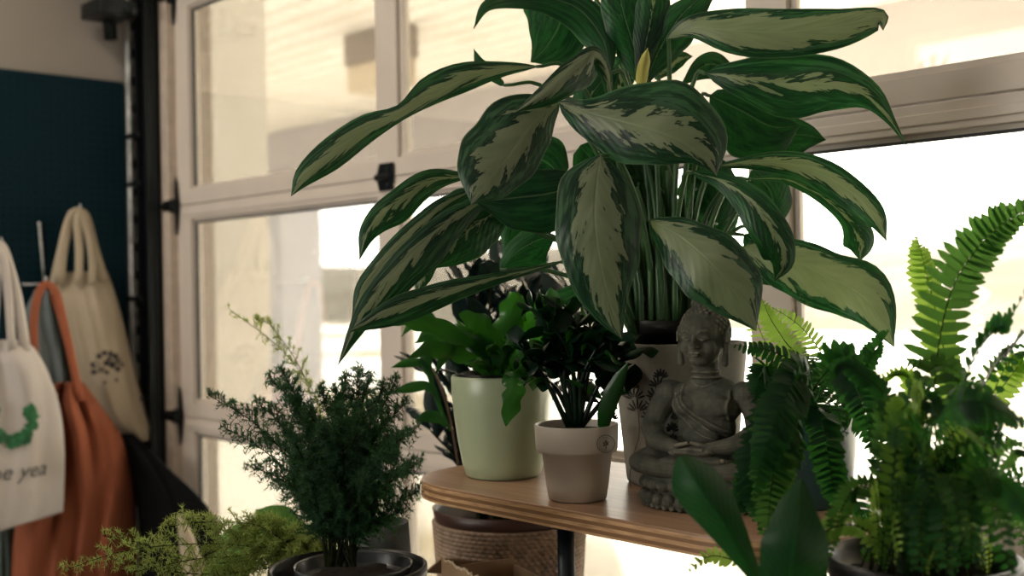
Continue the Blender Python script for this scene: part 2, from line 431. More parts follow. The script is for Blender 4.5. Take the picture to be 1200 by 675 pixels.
# ---------------------------------------------------------------- plant table
ZT = .77
def stadium(x0, x1, yc, r, n=28, e=2.6):
    pts = []
    for i in range(n + 1):
        a = -PI / 2 + PI * i / n; c, s_ = math.cos(a), math.sin(a)
        pts.append((x1 + r * abs(c) ** (2 / e), yc + r * (1 if s_ > 0 else -1) * abs(s_) ** (2 / e)))
    for i in range(n + 1):
        a = PI / 2 + PI * i / n; c, s_ = math.cos(a), math.sin(a)
        pts.append((x0 - r * abs(c) ** (2 / e), yc + r * (1 if s_ > 0 else -1) * abs(s_) ** (2 / e)))
    return pts
def woodmat(name, c1, c2, edge=False):
    t = NT(name); o = t.obj()
    mp = t.n('Mapping', {'Vector': o, 'Scale': (2.0, 34.0, 30.0)}).outputs[0]
    g1 = t.noise(mp, 2.2, 5, .6); g2 = t.noise(t.n('Mapping', {'Vector': o, 'Scale': (6.0, 160.0, 60.0)}).outputs[0], 2.0, 3)
    f = t.math('ADD', t.math('MULTIPLY', g1, .7), t.math('MULTIPLY', g2, .3))
    c = t.mix(t.ramp(f, .35, .65), c1, c2)
    # ply layers seen on the edge, by height
    s = t.n('SeparateXYZ', {0: o}); nz = t.n('SeparateXYZ', {0: t.n('NewGeometry').outputs['Normal']}).outputs[2]
    side = t.ramp(t.math('ABSOLUTE', nz), .6, .3)
    w = t.math('FRACT', t.math('MULTIPLY', s.outputs[2], 1 / .0105))
    ply = t.mix(t.ramp(w, .45, .55), (.20, .10, .045), (.60, .38, .20))
    ply = t.mix(t.ramp(t.noise(t.n('Mapping', {'Vector': o, 'Scale': (30.0, 30.0, 300.0)}).outputs[0], 1.0, 3), .3, .8), ply, (.24, .13, .06))
    knot = t.ramp(t.noise(t.n('Mapping', {'Vector': o, 'Scale': (14.0, 14.0, 150.0)}).outputs[0], 1.0, 1), .76, .80)
    ply = t.mix(knot, ply, (.02, .01, .008))
    c = t.mix(side, c, ply) if edge else c
    return t.done(t.bsdf(c, .33, 0, .5, t.bump(f, .12)).outputs[0])
tb = empty('plant_table', (-1.12, 1.30, 0), 'wooden plywood-edged plant table with rounded ends, carrying the pots and the statue', 'table')
o2 = stadium(-1.345, -.915, 1.315, .185)
N = len(o2); prof = [(0.0, 0), (.0, .004), (0, .010), (0, .018), (0, .024), (.0015, .0268), (.004, .028)]
vs = []; cx = sum(p[0] for p in o2) / N; cy = sum(p[1] for p in o2) / N
for ins, z in prof:
    for (x, y) in o2:
        dx, dy = x - cx, y - cy; L = math.hypot(dx, dy); vs.append((x - dx / L * ins, y - dy / L * ins, ZT - .028 + z))
fs = [(j * N + k, j * N + (k + 1) % N, (j + 1) * N + (k + 1) % N, (j + 1) * N + k) for j in range(len(prof) - 1) for k in range(N)]
fs += [tuple(range(N))[::-1], tuple((len(prof) - 1) * N + k for k in range(N))]
mesh_obj('tabletop', vs, fs, woodmat('bamboo_ply', (.28, .165, .10), (.44, .28, .18), True), tb, smooth=False)
legm = plain('blue_black_steel', (.012, .022, .032), .35, .5)
for (x, y) in ((-1.145, 1.165), (-.80, 1.27), (-.95, 1.46)):
    MB().tube([(x, y, .0), (x, y, ZT - .028)], .0125, 20).lathe((x, y, 0), [(.022, ZT - .034), (.022, ZT - .0285)], 20).build('leg', legm, tb)

# low benches under the lower pots (below the frame)
def bench(x0, x1, y0, y1, z, label):
    b = empty('low_bench', ((x0 + x1) / 2, (y0 + y1) / 2, 0), label, 'bench')
    w = woodmat('bench_wood' + str(round(z, 2)), (.10, .06, .035), (.17, .10, .06))
    MB().box((x0, y0, z - .03), (x1, y1, z), .004).build('bench_top', w, b, smooth=False)
    for x in (x0 + .04, x1 - .04):
        for y in (y0 + .04, y1 - .04):
            MB().box((x - .02, y - .02, 0), (x + .02, y + .02, z - .03), .003).build('leg', w, b, smooth=False)
BZ1, BZ2 = .34, .50
bench(-2.45, -1.17, .74, 1.69, BZ1, 'low wooden bench left of the plant table under the basket and the feathery ferns')
bench(-.755, -.36, .80, 1.40, BZ2, 'low wooden bench right of the plant table under the arching fern')

# ---------------------------------------------------------------- pots
def pot(name, c, z0, prof, mat, parent=None, label=None, cat='plant pot', n=72, fn=None):
    m = MB().lathe((c[0], c[1], z0), prof, n, fn=fn); return m.build(name, mat, parent)
def soil(c, z, r, parent):
    vs = [Vector((c[0], c[1], z + .004))]; n = 40; fs = []
    for j in range(1, 6):
        for k in range(n):
            a = 2 * PI * k / n; q_ = Vector((c[0] + r * j / 5 * math.cos(a), c[1] + r * j / 5 * math.sin(a), z))
            q_.z += .004 * noise.noise(q_ * 60); vs.append(q_)
    fs += [(0, 1 + k, 1 + (k + 1) % n) for k in range(n)]
    for j in range(4):
        fs += [(1 + j * n + k, 1 + (j + 1) * n + k, 1 + (j + 1) * n + (k + 1) % n, 1 + j * n + (k + 1) % n) for k in range(n)]
    return mesh_obj('soil', vs, fs, M_SOIL, parent)

# green glazed pot with strap-leaved fern
G = P(590, 560, 1.885); gc = (G.x, G.y)
green_plant = empty('potted_strap_fern', (gc[0], gc[1], ZT), 'ruffled strap-leaved fern in a sage green glazed pot at the left table end', 'potted plant')
gr = .0835
pot('pot', gc, ZT + .0005, [(.058, 0), (.0625, .003), (.067, .02), (.0745, .06), (.080, .10), (gr, .135), (gr + .0005, .163), (gr - .001, .1665), (gr - .005, .1665), (gr - .0065, .163), (gr - .0075, .13), (.04, .125)],
    plain('sage_glaze', (.36, .42, .27), .30, 0, .05, 8), green_plant)
pot('nursery_pot', gc, ZT + .0005, [(gr - .012, .132), (gr - .0075, .1695), (gr - .010, .1705), (gr - .012, .168), (gr - .016, .14), (.03, .138)], M_BLACKP, green_plant)
soil(gc, ZT + .146, gr - .016, green_plant)

# white pot with collar
W = P(677, 588, 1.665); wc = (W.x, W.y)
white_plant = empty('potted_succulent', (wc[0], wc[1], ZT), 'dark glossy round-leaved plant in the small pale pot with a broad collar', 'potted plant')
wp = pot('pot', wc, ZT + .0005, [(.040, 0), (.0425, .002), (.0455, .02), (.0515, .068), (.0585, .0705), (.0600, .074), (.0615, .108), (.0610, .1095), (.0585, .1095), (.0575, .107), (.055, .085), (.02, .084)],
    plain('pale_ceramic', (.52, .47, .41), .42, 0, .05, 10), white_plant)
soil(wc, ZT + .099, .0565, white_plant)
# oval mark on the collar
def on_collar(px, py):
    r = P(px, py, 1.0) - CAM
    a = r.x ** 2 + r.y ** 2; ox, oy = CAM.x - wc[0], CAM.y - wc[1]; rad = .0616
    b = 2 * (ox * r.x + oy * r.y); c_ = ox * ox + oy * oy - rad * rad
    disc = max(b * b - 4 * a * c_, 0)
    return CAM + r * ((-b - math.sqrt(disc)) / (2 * a))
em = MB(); ctr = (710, 520)
em.tube([on_collar(ctr[0] + 10.5 * math.cos(a * PI / 16), ctr[1] + 10 * math.sin(a * PI / 16)) for a in range(33)], .0005, 6)
em.tube([on_collar(ctr[0] + 8 * math.cos(a * PI / 16), ctr[1] + 7.6 * math.sin(a * PI / 16)) for a in range(33)], .0002, 6)
em.tube([on_collar(710, 527), on_collar(710.5, 520), on_collar(711, 515)], .0005, 6)
for (dx, dy) in ((-3, -1), (3, -2), (-2.5, 2.5), (2.5, 1.5), (0, -4)):
    em.tube([on_collar(710 + dx * .4, 520 + dy * .4), on_collar(710 + dx, 520 + dy)], [.0013, .0007], 6)
em.build('oval_emblem', plain('emblem_ink', (.10, .10, .09), .6), wp)

# tall floral planter for the big plant
A = P(797, 560, 1.775); ac = (A.x, A.y)
big = empty('chinese_evergreen', (ac[0], ac[1], ZT), 'large silver-variegated broad-leaved plant in a grey planter with pressed flower motifs', 'potted plant')
def sq(a, z, j):   # rounded-square section
    a2 = a - QROT
    return 1.0 / (abs(math.cos(a2)) ** 5 + abs(math.sin(a2)) ** 5) ** (1 / 5) * 1.0
QROT = math.atan2(-F.y, -F.x) + .30
HP = .222
bp = pot('pot', ac, ZT + .0005, [(.068, 0), (.0705, .003), (.0715, .01), (.081, .12), (.089, HP - .004), (.0885, HP), (.084, HP), (.083, HP - .006), (.079, .15), (.03, .15)],
    None or plain('grey_cement', (.25, .235, .205), .7, 0, .22, 22, bump=.15), big, n=120, fn=sq)
pot('nursery_pot', ac, ZT + .0005, [(.070, .19), (.0745, HP + .012), (.0775, HP + .014), (.0775, HP + .034), (.0745, HP + .035), (.0725, HP + .03), (.070, HP), (.02, HP)], M_BLACKP, big)
soil(ac, ZT + HP + .012, .071, big)
from mathutils.bvhtree import BVHTree
_bv = BVHTree.FromPolygons([worldloc(bp) + v.co for v in bp.data.vertices], [p.vertices[:] for p in bp.data.polygons])
def on_planter(px, py, lift=.0012):
    h = _bv.ray_cast(CAM, (P(px, py, 1.0) - CAM).normalized())
    if h[0] is not None: return h[0] + (CAM - h[0]).normalized() * .0004
    return CAM + (P(px, py, 1.0) - CAM) * 1.75
def on_planter_old(px, py, lift=.0012):
    r = (P(px, py, 1.0) - CAM)
    # march along the ray until inside the tapered section
    k = 1.5
    while k < 2.2:
        q_ = CAM + r * k; dx, dy = q_.x - ac[0], q_.y - ac[1]
        z = q_.z - ZT; R_ = .0705 + (.089 - .0705) * max(0, min(1, z / HP)); a = math.atan2(dy, dx)
        if math.hypot(dx, dy) < (R_ + lift) * sq(a, 0, 0): return q_
        k += .0008
    return CAM + r * 1.75
inkm = plain('pressed_motif', (.02, .022, .02), .8)
def petalfan(m, x, y, s, ang=0.0, n=7):
    for i in range(n):
        a = ang + math.radians(-72 + 144 * i / (n - 1)); l = s * (1 - .18 * abs(i - (n - 1) / 2) / 3)
        p0 = on_planter(x + .2 * s * math.sin(a), y - .2 * s * math.cos(a), .0002); p1 = on_planter(x + .6 * l * math.sin(a), y - .6 * l * math.cos(a), .0002)
        p2 = on_planter(x + l * math.sin(a), y - l * math.cos(a), .0002)
        m.tube([p0, p1, p2], [.0006, .0018, .0012], 6)
for (stem, heads) in (
    ([(741, 578), (738, 560), (742, 535), (749, 510), (748, 482)], [(747, 482, 13), (743, 468, 14), (741, 455, 9)]),
    ([(761, 537), (759, 515), (763, 490)], [(764, 492, 14), (767, 480, 14), (769, 467, 13), (771, 454, 12), (774, 443, 10)]),
    ([(790, 520), (789, 500)], [(788, 518, 9), (787, 506, 10), (786, 492, 9), (784, 479, 9), (782, 466, 9)]),
    ([(716, 520), (717, 505)], [(716, 503, 9), (717, 492, 9), (718, 480, 7)])):
    m = MB(); st = cr([tuple(map(float, p)) for p in stem], 14); m.tube([on_planter(x, y, .0002) for x, y in st], .0005, 6)
    for (x, y, s_) in heads: petalfan(m, x, y, s_ * 1.12)
    m.build('flower_motif', inkm, bp)

# ---------------------------------------------------------------- leaf builders
def pleaf(name, mid, wl, wr, mat, parent, cup=.30, tilt=0.0, n=26, m=6, rip=.03, seed=0, silver=None, fold=0.0):
    """leaf surface from a midrib (px, py, distance) and half widths left/right of travel"""
    S = cr([(float(a), float(b), float(c), float(l), float(r)) for (a, b, c), l, r in zip(mid, wl, wr)], n)
    vs = []; uvs = []; fs = []
    for i, (x, y, d, l, r) in enumerate(S):
        a = S[max(0, i - 1)]; b = S[min(n, i + 1)]
        tx, ty = b[0] - a[0], b[1] - a[1]; L = math.hypot(tx, ty) or 1; nx, ny = ty / L, -tx / L
        u = i / n
        l = max(l, .6) if 0 < i < n else .25; r = max(r, .6) if 0 < i < n else .25
        if i == 0: l = r = 1.2
        for j in range(-m, m + 1):
            t = j / m; w = (l if t > 0 else r); s_ = abs(t) * (1 + rip * math.sin(u * 23 + seed + (2 if t > 0 else 0)) * abs(t))
            sg = 1 if t > 0 else -1
            wm = w / FPX * d
            dd = d + cup * wm * t * t - fold * wm * (1 - abs(t)) + tilt * wm * t + rip * wm * math.sin(u * 17 + seed * 2 + t * 2) * abs(t)
            vs.append(P(x + nx * w * s_ * sg, y + ny * w * s_ * sg, dd)); uvs.append((u, .5 + .5 * t))
    M_ = 2 * m + 1
    for i in range(n):
        for j in range(M_ - 1):
            k = i * M_ + j; fs.append((k, k + M_, k + M_ + 1, k + 1))
    o = mesh_obj(name, vs, fs, mat, parent, uvs)
    if silver is not None: o['silver'] = float(silver)
    return o, vs[m]
def petiole(p0, p1, r0, r1, parent, sag=.15, mat=None, mid=None):
    p0 = Vector(p0); p1 = Vector(p1); h = (p1 - p0)
    c1 = p0 + Vector((h.x * sag, h.y * sag, h.z * .62)); c2 = p0 + Vector((h.x * .65, h.y * .65, h.z * .98))
    pts = [tuple(p0), tuple(c1), tuple(c2), tuple(p1)]
    return MB().tube(cr(pts, 14), [r0 + (r1 - r0) * i / 14 for i in range(15)], 8).build('petiole', mat or M_STEM, parent)
D0 = 1.70
AG = [
 # midrib [(x,y,dd)], left widths, right widths, silver, opts
 ([(628,78,.03),(590,82,0),(545,92,-.03),(505,112,-.05),(470,133,-.08),(430,150,-.09),(390,180,-.11),(358,208,-.12),(341,230,-.12)],[2,8,15,12,8,17,18,10,0],[2,10,20,22,11,16,20,14,0],.66,{}),
 ([(716,85,.02),(706,45,.03),(680,12,.03),(645,-2,.02),(600,-2,0),(570,8,-.02),(555,34,-.02)],[3,22,26,20,12,6,0],[3,16,18,10,8,7,0],.05,{}),
 ([(655,-28,.10),(662,0,.09),(655,30,.08),(640,55,.07),(622,73,.06)],[5,32,38,30,0],[5,38,44,24,0],.0,{}),
 ([(716,124,.02),(712,85,-.01),(697,62,-.04),(670,78,-.06),(640,105,-.08),(603,132,-.08)],[3,11,20,30,20,0],[3,5,8,9,8,0],.62,{'fold':.3}),
 ([(655,120,-.02),(625,145,-.06),(596,182,-.09),(570,215,-.11),(552,240,-.11)],[4,28,36,26,0],[6,46,54,44,0],.62,{}),
 ([(700,205,.03),(650,225,.0),(600,232,-.01),(557,237,-.01)],[3,42,38,0],[3,28,30,0],.0,{}),
 ([(704,182,-.10),(699,215,-.13),(697,262,-.16),(704,312,-.16),(716,360,-.15),(729,398,-.14)],[8,42,54,46,20,0],[8,42,46,42,26,0],.70,{}),
 ([(655,120,-.04),(692,133,-.08),(740,146,-.11),(785,160,-.13),(820,180,-.13),(840,206,-.12)],[4,20,52,64,44,0],[6,30,46,36,16,0],.60,{}),
 ([(762,259,-.12),(796,277,-.15),(832,308,-.18),(862,345,-.18),(886,388,-.17)],[5,24,40,36,0],[8,34,46,34,0],.80,{}),
 ([(872,290,.02),(915,300,-.02),(965,322,-.05),(1015,352,-.08),(1048,407,-.10)],[10,24,30,36,0],[12,36,40,30,0],.86,{}),
 ([(783,45,0),(812,33,-.03),(860,36,-.06),(920,37,-.08),(980,30,-.09),(1032,18,-.09),(1035,36,-.09)],[4,16,26,27,20,8,0],[4,12,28,31,27,16,0],.84,{'rip':.01}),
 ([(828,86,.0),(870,92,-.03),(920,98,-.05),(970,98,-.07),(1015,112,-.08),(1043,140,-.08),(1063,172,-.08)],[6,24,36,32,20,6,0],[4,24,40,34,16,6,0],.42,{}),
 ([(858,110,.08),(850,82,.07),(828,76,.07),(797,100,.06)],[4,14,18,0],[4,10,14,0],.1,{}),
 ([(832,112,.03),(870,130,.03),(905,148,.03),(938,147,.03)],[8,26,26,0],[8,48,42,0],.0,{}),
 ([(868,168,.09),(905,160,.09),(940,158,.08),(968,164,.08)],[4,22,17,0],[4,26,22,0],.15,{}),
 ([(846,194,.0),(890,190,-.02),(940,195,-.04),(990,220,-.06),(1025,252,-.08),(1039,283,-.08)],[3,10,17,18,13,0],[3,10,16,20,14,0],.66,{}),
 ([(880,210,.02),(920,210,.0),(962,230,-.01),(992,256,-.02),(1008,283,-.02),(1008,306,-.02)],[2,5,8,14,18,0],[2,5,8,10,20,0],.40,{}),
 ([(812,202,-.08),(850,214,-.10),(885,240,-.13),(908,275,-.14),(920,305,-.14),(908,330,-.13)],[4,12,18,20,12,0],[4,12,24,26,22,0],.40,{}),
 ([(872,275,.05),(895,295,.05),(910,318,.04),(888,333,.04)],[4,20,18,0],[4,26,18,0],.05,{}),
 ([(548,206,.03),(505,212,.0),(460,240,-.03),(432,268,-.04),(421,305,-.04)],[3,14,24,14,0],[3,14,14,10,0],.45,{}),
 ([(556,222,.01),(515,243,-.02),(470,285,-.05),(430,335,-.07),(412,374,-.07)],[3,9,13,12,0],[3,9,12,12,0],.60,{}),
 ([(572,232,.0),(530,255,-.03),(485,295,-.06),(445,340,-.08),(418,380,-.09),(396,428,-.09)],[4,22,30,24,13,0],[4,12,15,14,8,0],.48,{}),
 ([(602,238,.02),(565,258,.0),(530,287,-.02),(503,316,-.03)],[5,30,28,0],[5,16,16,0],.30,{}),
 ([(520,262,.04),(505,290,.03),(495,320,.02),(488,348,.02)],[3,14,13,0],[3,10,10,0],.55,{}),
 ([(657,307,.0),(615,318,-.03),(565,330,-.06),(510,345,-.08),(455,364,-.10),(408,389,-.11)],[2,5,10,18,20,0],[2,4,8,13,11,0],.50,{}),
 ([(586,316,.08),(605,296,.07),(628,282,.06),(652,276,.06)],[3,14,16,0],[3,22,28,0],.05,{}),
 ([(753,102,.03),(744,60,.03),(732,20,.02),(722,-22,.02)],[3,22,26,20],[3,20,26,20],.12,{}),
 ([(757,96,.02),(772,60,.02),(795,22,.01),(832,-14,.01)],[3,14,18,0],[3,22,28,10],.18,{}),
 ([(748,95,.01),(757,50,.01),(765,10,.01),(768,-25,.01)],[2,15,20,14],[2,15,20,14],.25,{}),
 ([(725,118,.10),(728,95,.10),(735,75,.10),(742,60,.10)],[6,18,18,0],[6,14,14,0],.4,{}),
 ([(768,92,.10),(785,78,.10),(800,68,.09),(812,66,.09)],[3,11,8,0],[3,9,7,0],.5,{}),
 ([(840,262,.10),(842,240,.10),(838,215,.10),(825,195,.10)],[6,30,34,10],[6,26,26,10],.0,{}),
 ([(892,266,.12),(905,245,.12),(902,222,.12),(880,200,.11)],[6,26,30,8],[6,20,22,8],.0,{}),
 ([(640,118,.06),(605,135,.05),(575,152,.05),(552,168,.05)],[4,16,16,0],[4,14,14,0],.0,{}),
 ([(590,100,.05),(575,85,.05),(562,72,.05),(555,57,.05)],[3,8,6,0],[3,6,5,0],.0,{}),
 ([(738,240,.08),(720,215,.09),(700,195,.09),(680,170,.09)],[10,36,36,10],[10,36,36,10],.0,{}),
 ([(790,238,.09),(770,215,.09),(755,190,.09),(745,160,.09)],[6,30,36,10],[6,30,36,10],.0,{}),
 ([(700,150,.06),(690,120,.06),(705,95,.06),(722,80,.06)],[10,20,18,4],[10,26,22,4],.15,{}),
 ([(762,320,.11),(750,270,.11),(745,220,.11),(742,180,.10)],[20,30,34,20],[20,30,34,20],.0,{}),
 ([(830,290,.13),(838,250,.13),(828,210,.13),(812,180,.12)],[10,34,36,10],[10,30,32,10],.0,{}),
 ([(705,300,.08),(690,260,.08),(688,225,.08),(700,190,.07)],[14,26,26,10],[14,26,26,10],.0,{}),
 ([(660,208,.06),(640,190,.06),(615,180,.06),(590,178,.05)],[10,26,24,0],[10,30,24,0],.0,{}),
 ([(700,330,.10),(665,350,.10),(640,365,.10),(632,385,.10)],[4,14,16,0],[4,14,14,0],.10,{}),
 ([(655,258,.12),(628,255,.12),(600,262,.12),(590,300,.12)],[8,28,26,0],[8,20,14,0],.05,{}),
 ([(560,232,.05),(545,235,.05),(520,255,.04),(505,270,.04)],[4,22,20,0],[4,16,16,0],.0,{}),
]
for i, (mid, wl, wr, sil, op) in enumerate(AG):
    mid3 = [(x, y, D0 + d) for x, y, d in mid]
    o, base = pleaf('leaf', mid3, wl, wr, M_AG, big, seed=i * 1.7, silver=sil, **op)
    bx = max(745, min(838, 790 + (mid[0][0] - 790) * .22)); k = random.uniform(-8, 8)
    s0 = P(bx + k, 398, 1.765 + random.uniform(-.03, .03)); s0.z = ZT + HP + .012
    petiole(s0, base, .0050, .0026, o, sag=random.uniform(.05, .25))
# new furled shoot
pleaf('leaf', [(752,112,D0-.02),(752,90,D0-.02),(756,70,D0-.02),(759,56,D0-.02)], [3,7,6,0], [3,7,6,0], leafmat('new_shoot', (.30,.30,.06), (.45,.42,.12), .4), big, cup=.8)
# canes and the crowd of petioles
for i, (x0, x1, y1, x2, y2, r) in enumerate([(770,762,250,748,110,.0075),(800,795,260,770,150,.007),(785,778,230,700,205,.006),(815,822,270,858,205,.005),(778,770,300,745,220,.008),(806,790,320,782,200,.007),(825,838,300,870,235,.0045),(760,752,330,725,250,.006),(762,758,330,750,260,.011),(778,776,330,765,260,.012),(798,796,335,790,270,.010),(748,742,340,728,280,.008),(795,800,300,812,215,.0045),(783,786,320,790,210,.004),(812,806,310,800,205,.004)]):
    a = P(x0, 398, 1.76 + .01 * (i % 4)); a.z = ZT + HP + .01
    pts = cr([tuple(a), tuple(P(x1, y1, 1.745 + .012 * (i % 3))), tuple(P(x2, y2, 1.735))], 12)
    MB().tube(pts, [r * (1 - .45 * k / 12) for k in range(13)], 10).build('stem', M_STEM, big)
def wleaf(name, base, az, ln, elev, droop, w, mat, parent, n=16, m=3, rip=.0, lobes=0.0, cup=.25, seed=0, twist=0.0, widest=.45):
    base = Vector(base); hd = Vector((math.cos(az), math.sin(az), 0)); sd0 = Vector((-math.sin(az), math.cos(az), 0))
    vs = []; uvs = []; fs = []; cth, sth = math.cos(elev), math.sin(elev)
    pts = [base + hd * (ln * t * cth) + Vector((0, 0, ln * (t * sth - droop * t * t))) for t in [i / n for i in range(n + 1)]]
    for i, p in enumerate(pts):
        u = i / n; tg = (pts[min(i + 1, n)] - pts[max(i - 1, 0)]).normalized()
        sd = (sd0 * math.cos(twist * u) + tg.cross(sd0) * math.sin(twist * u)).normalized(); nr = sd.cross(tg) * -1
        prof = math.sin(PI * min(1, max(0, u)) ** (math.log(.5) / math.log(widest))) ** .8
        ww = w * max(prof, .03) * (1 + lobes * math.sin(u * 30 + seed * 3))
        for j in range(-m, m + 1):
            t = j / m
            q_ = p + sd * (ww * t) - nr * (cup * ww * t * t) + nr * (rip * ww * math.sin(u * 26 + seed + (3 * t)) * abs(t))
            vs.append(q_); uvs.append((u, .5 + .5 * t))
    M_ = 2 * m + 1
    for i in range(n):
        for j in range(M_ - 1):
            k = i * M_ + j; fs.append((k, k + M_, k + M_ + 1, k + 1))
    return mesh_obj(name, vs, fs, mat, parent, uvs)
def frondw(pts, L, n, mat, parent, nrm=None, shape='b', twig=M_TWIG, rad=.0011, droop=.25, start=.06, wfac=.27, fwd=.22, jitter=.12, rnd=None, name='frond', lside=1, rside=1):
    """pinnate frond along a world-space path"""
    rnd = rnd or random
    S = [Vector(p) for p in cr([tuple(p) for p in pts], n)]
    vs = []; fs = []; N_ = len(S)
    for i in range(int(start * n), N_):
        u = i / n; p = S[i]; tg = (S[min(i + 1, N_ - 1)] - S[max(i - 1, 0)]).normalized()
        up = Vector(nrm) if nrm is not None else Vector((0, 0, 1))
        up = (up - tg * up.dot(tg)); up = up.normalized() if up.length > 1e-3 else tg.orthogonal()
        sd = tg.cross(up)
        un = (u - start) / (1 - start)
        if shape == 'b': pr = min(1, .35 + un * 4) * (1 - un ** 3) ** .8 + .04
        else: pr = min(1, .5 + un * 3) * (1 - un ** 4) ** .6 + .1
        l0 = L * pr; sp = (S[1] - S[0]).length if N_ > 1 else .01
        for sgn, on in ((1, lside), (-1, rside)):
            if not on: continue
            l = l0 * rnd.uniform(1 - jitter, 1 + jitter)
            w = min(l * .3, sp * wfac) if shape == 'b' else min(l * .42, sp * .36)
            dr = (sd * sgn + tg * (fwd + rnd.uniform(-.08, .08)) + up * rnd.uniform(-.12, .12)).normalized()
            wd_ = (tg - dr * tg.dot(dr)).normalized()
            k0 = len(vs); q0 = p + tg * (sp * (.5 if sgn < 0 else 0))
            prof = ((0, .95), (.12, 1.0), (.45, 1.0), (.8, .75), (1.0, .12)) if shape == 'b' else ((0, .15), (.18, .7), (.5, 1.0), (.82, .7), (1.0, .12))
            for (a, ww) in prof:
                c_ = q0 + dr * (l * a) + tg * (fwd * .5 * l * a * a) - up * (droop * l * a * a)
                vs.append(c_ + wd_ * w * ww); vs.append(c_ + up * (-.12 * w)); vs.append(c_ - wd_ * w * ww)
            for a in range(4):
                b = k0 + a * 3; fs.append((b, b + 3, b + 4, b + 1)); fs.append((b + 1, b + 4, b + 5, b + 2))
    nf = len(fs); m = MB(); m.tube(S, [rad * (1 - .75 * i / n) for i in range(N_)], 5)
    k = len(vs); vs += m.v; fs += [tuple(i + k for i in f) for f in m.f]
    o = mesh_obj(name, vs, fs, [mat, twig], parent)
    for i, p in enumerate(o.data.polygons): p.material_index = 0 if i < nf else 1
    return o
def frondp(path, Lpx, n, mat, parent, **kw):
    dm = sum(p[2] for p in path) / len(path)
    kw.setdefault('nrm', -F)
    return frondw([P(*p) for p in path], Lpx / FPX * dm, n, mat, parent, **kw)
def arch(base, az, reach, height, end=-.3):
    b = Vector(base); h = Vector((math.cos(az), math.sin(az), 0))
    return [b, b + h * reach * .22 + Vector((0, 0, height * .75)), b + h * reach * .6 + Vector((0, 0, height)), b + h * reach + Vector((0, 0, height * (1 + end)))]
def spray(path, bl, nb, mat, parent, dens=10, needle=.0085, nw=.00045, seed=0, rad=.0011, start=.15, name='frond', spread=1.0):
    """feathery asparagus frond: stem, side branchlets, whorls of thread-like needles"""
    rnd = random.Random(seed); S = [Vector(p) for p in cr([tuple(p) for p in path], 24)]
    def at(u): x = u * 24; k = min(int(x), 23); return S[k].lerp(S[k + 1], x - k)
    st = MB(); st.tube(S, [rad * (1 - .7 * i / 24) for i in range(25)], 5)
    vs = []; fs = []
    def nd(p, d, l):
        o_ = d.orthogonal().normalized() * nw; k = len(vs)
        vs.extend([p - o_, p + o_, p + d * l]); fs.append((k, k + 1, k + 2))
    for i in range(nb):
        u = start + (1 - start) * (i + rnd.random()) / nb
        p = at(u); tg = (at(min(1, u + .03)) - at(max(0, u - .03))).normalized()
        a = rnd.uniform(0, 2 * PI); o_ = tg.orthogonal().normalized(); o_ = Matrix.Rotation(a, 3, tg) @ o_
        d = (tg * .75 + o_ * spread).normalized(); l = bl * (1 - .75 * ((u - start) / (1 - start)) ** 1.6) * rnd.uniform(.55, 1.1)
        e = p + d * l; mid = p + d * l * .5 + Vector((0, 0, .004))
        B = [p, mid, e - Vector((0, 0, .1 * l))]
        st.tube(B, [.00045, .0002], 4, cap=False)
        K = max(3, int(dens * l / bl))
        for k in range(K):
            t = (k + .6) / K; q_ = p.lerp(mid, t * 2) if t < .5 else mid.lerp(B[2], t * 2 - 1)
            for w in range(5):
                nn = (d * .55 + Vector((rnd.gauss(0, 1), rnd.gauss(0, 1), rnd.gauss(0, 1))).normalized()).normalized()
                nd(q_, nn, needle * rnd.uniform(.6, 1.15))
    nf = len(fs); k = len(vs); vs += st.v; fs += [tuple(i + k for i in f) for f in st.f]
    ob = mesh_obj(name, vs, fs, [mat, M_TWIG], parent, smooth=False)
    for i, p in enumerate(ob.data.polygons): p.material_index = 0 if i < nf else 1
    return ob

# ---------------------------------------------------------------- strap fern leaves (green pot)
gz = ZT + .15
# traced straps: (mid, wl, wr, material)
dG = 1.83
for i, (mid, wl, wr) in enumerate([
    ([(600,436,0),(597,442,-.07),(601,455,-.09),(598,475,-.095),(593,500,-.095)], [6,9,13,12,1], [6,9,9,11,2]),
    ([(575,430,0),(560,405,-.04),(520,385,-.07),(480,375,-.09),(462,382,-.10)], [4,9,12,9,0], [4,8,9,6,0]),
    ([(570,435,0),(540,415,-.04),(505,408,-.07),(478,420,-.08)], [4,10,10,0], [4,9,9,0]),
    ([(588,430,0),(590,405,.0),(598,370,.0),(606,342,.0)], [6,15,15,9], [6,13,15,9]),
    ([(600,432,0),(612,415,-.04),(640,400,-.06),(665,402,-.07)], [5,10,12,0], [5,12,12,0]),
    ([(580,435,0),(570,410,-.02),(550,395,-.04),(528,402,-.05),(510,440,-.05)], [5,10,13,11,0], [5,10,13,10,0]),
    ([(566,430,.02),(545,400,.03),(510,392,.04),(486,402,.04)], [5,12,12,0], [5,12,12,0]),
    ([(597,430,.02),(615,400,.03),(628,375,.03),(640,352,.03)], [5,12,13,8], [5,13,12,8]),
    ([(585,430,-.02),(575,400,-.03),(560,378,-.05),(538,368,-.06)], [5,12,13,4], [5,13,12,4]),
]):
    pleaf('leaf', [(x, y, dG + d) for x, y, d in mid], wl, wr, M_STRAP, green_plant, rip=.18, seed=i * 2.3, n=30, cup=.2)
rs = random.Random(3)
for i in range(42):
    az = rs.uniform(0, 2 * PI); r_ = rs.uniform(.005, .03)
    wleaf('leaf', (gc[0] + r_ * math.cos(az), gc[1] + r_ * math.sin(az), gz), az, rs.uniform(.13, .22), rs.uniform(.5, 1.35), rs.uniform(.25, .6), rs.uniform(.009, .0145), M_STRAP, green_plant, n=20, rip=.35, lobes=.12, seed=i, twist=rs.uniform(-.6, .6), widest=.6)

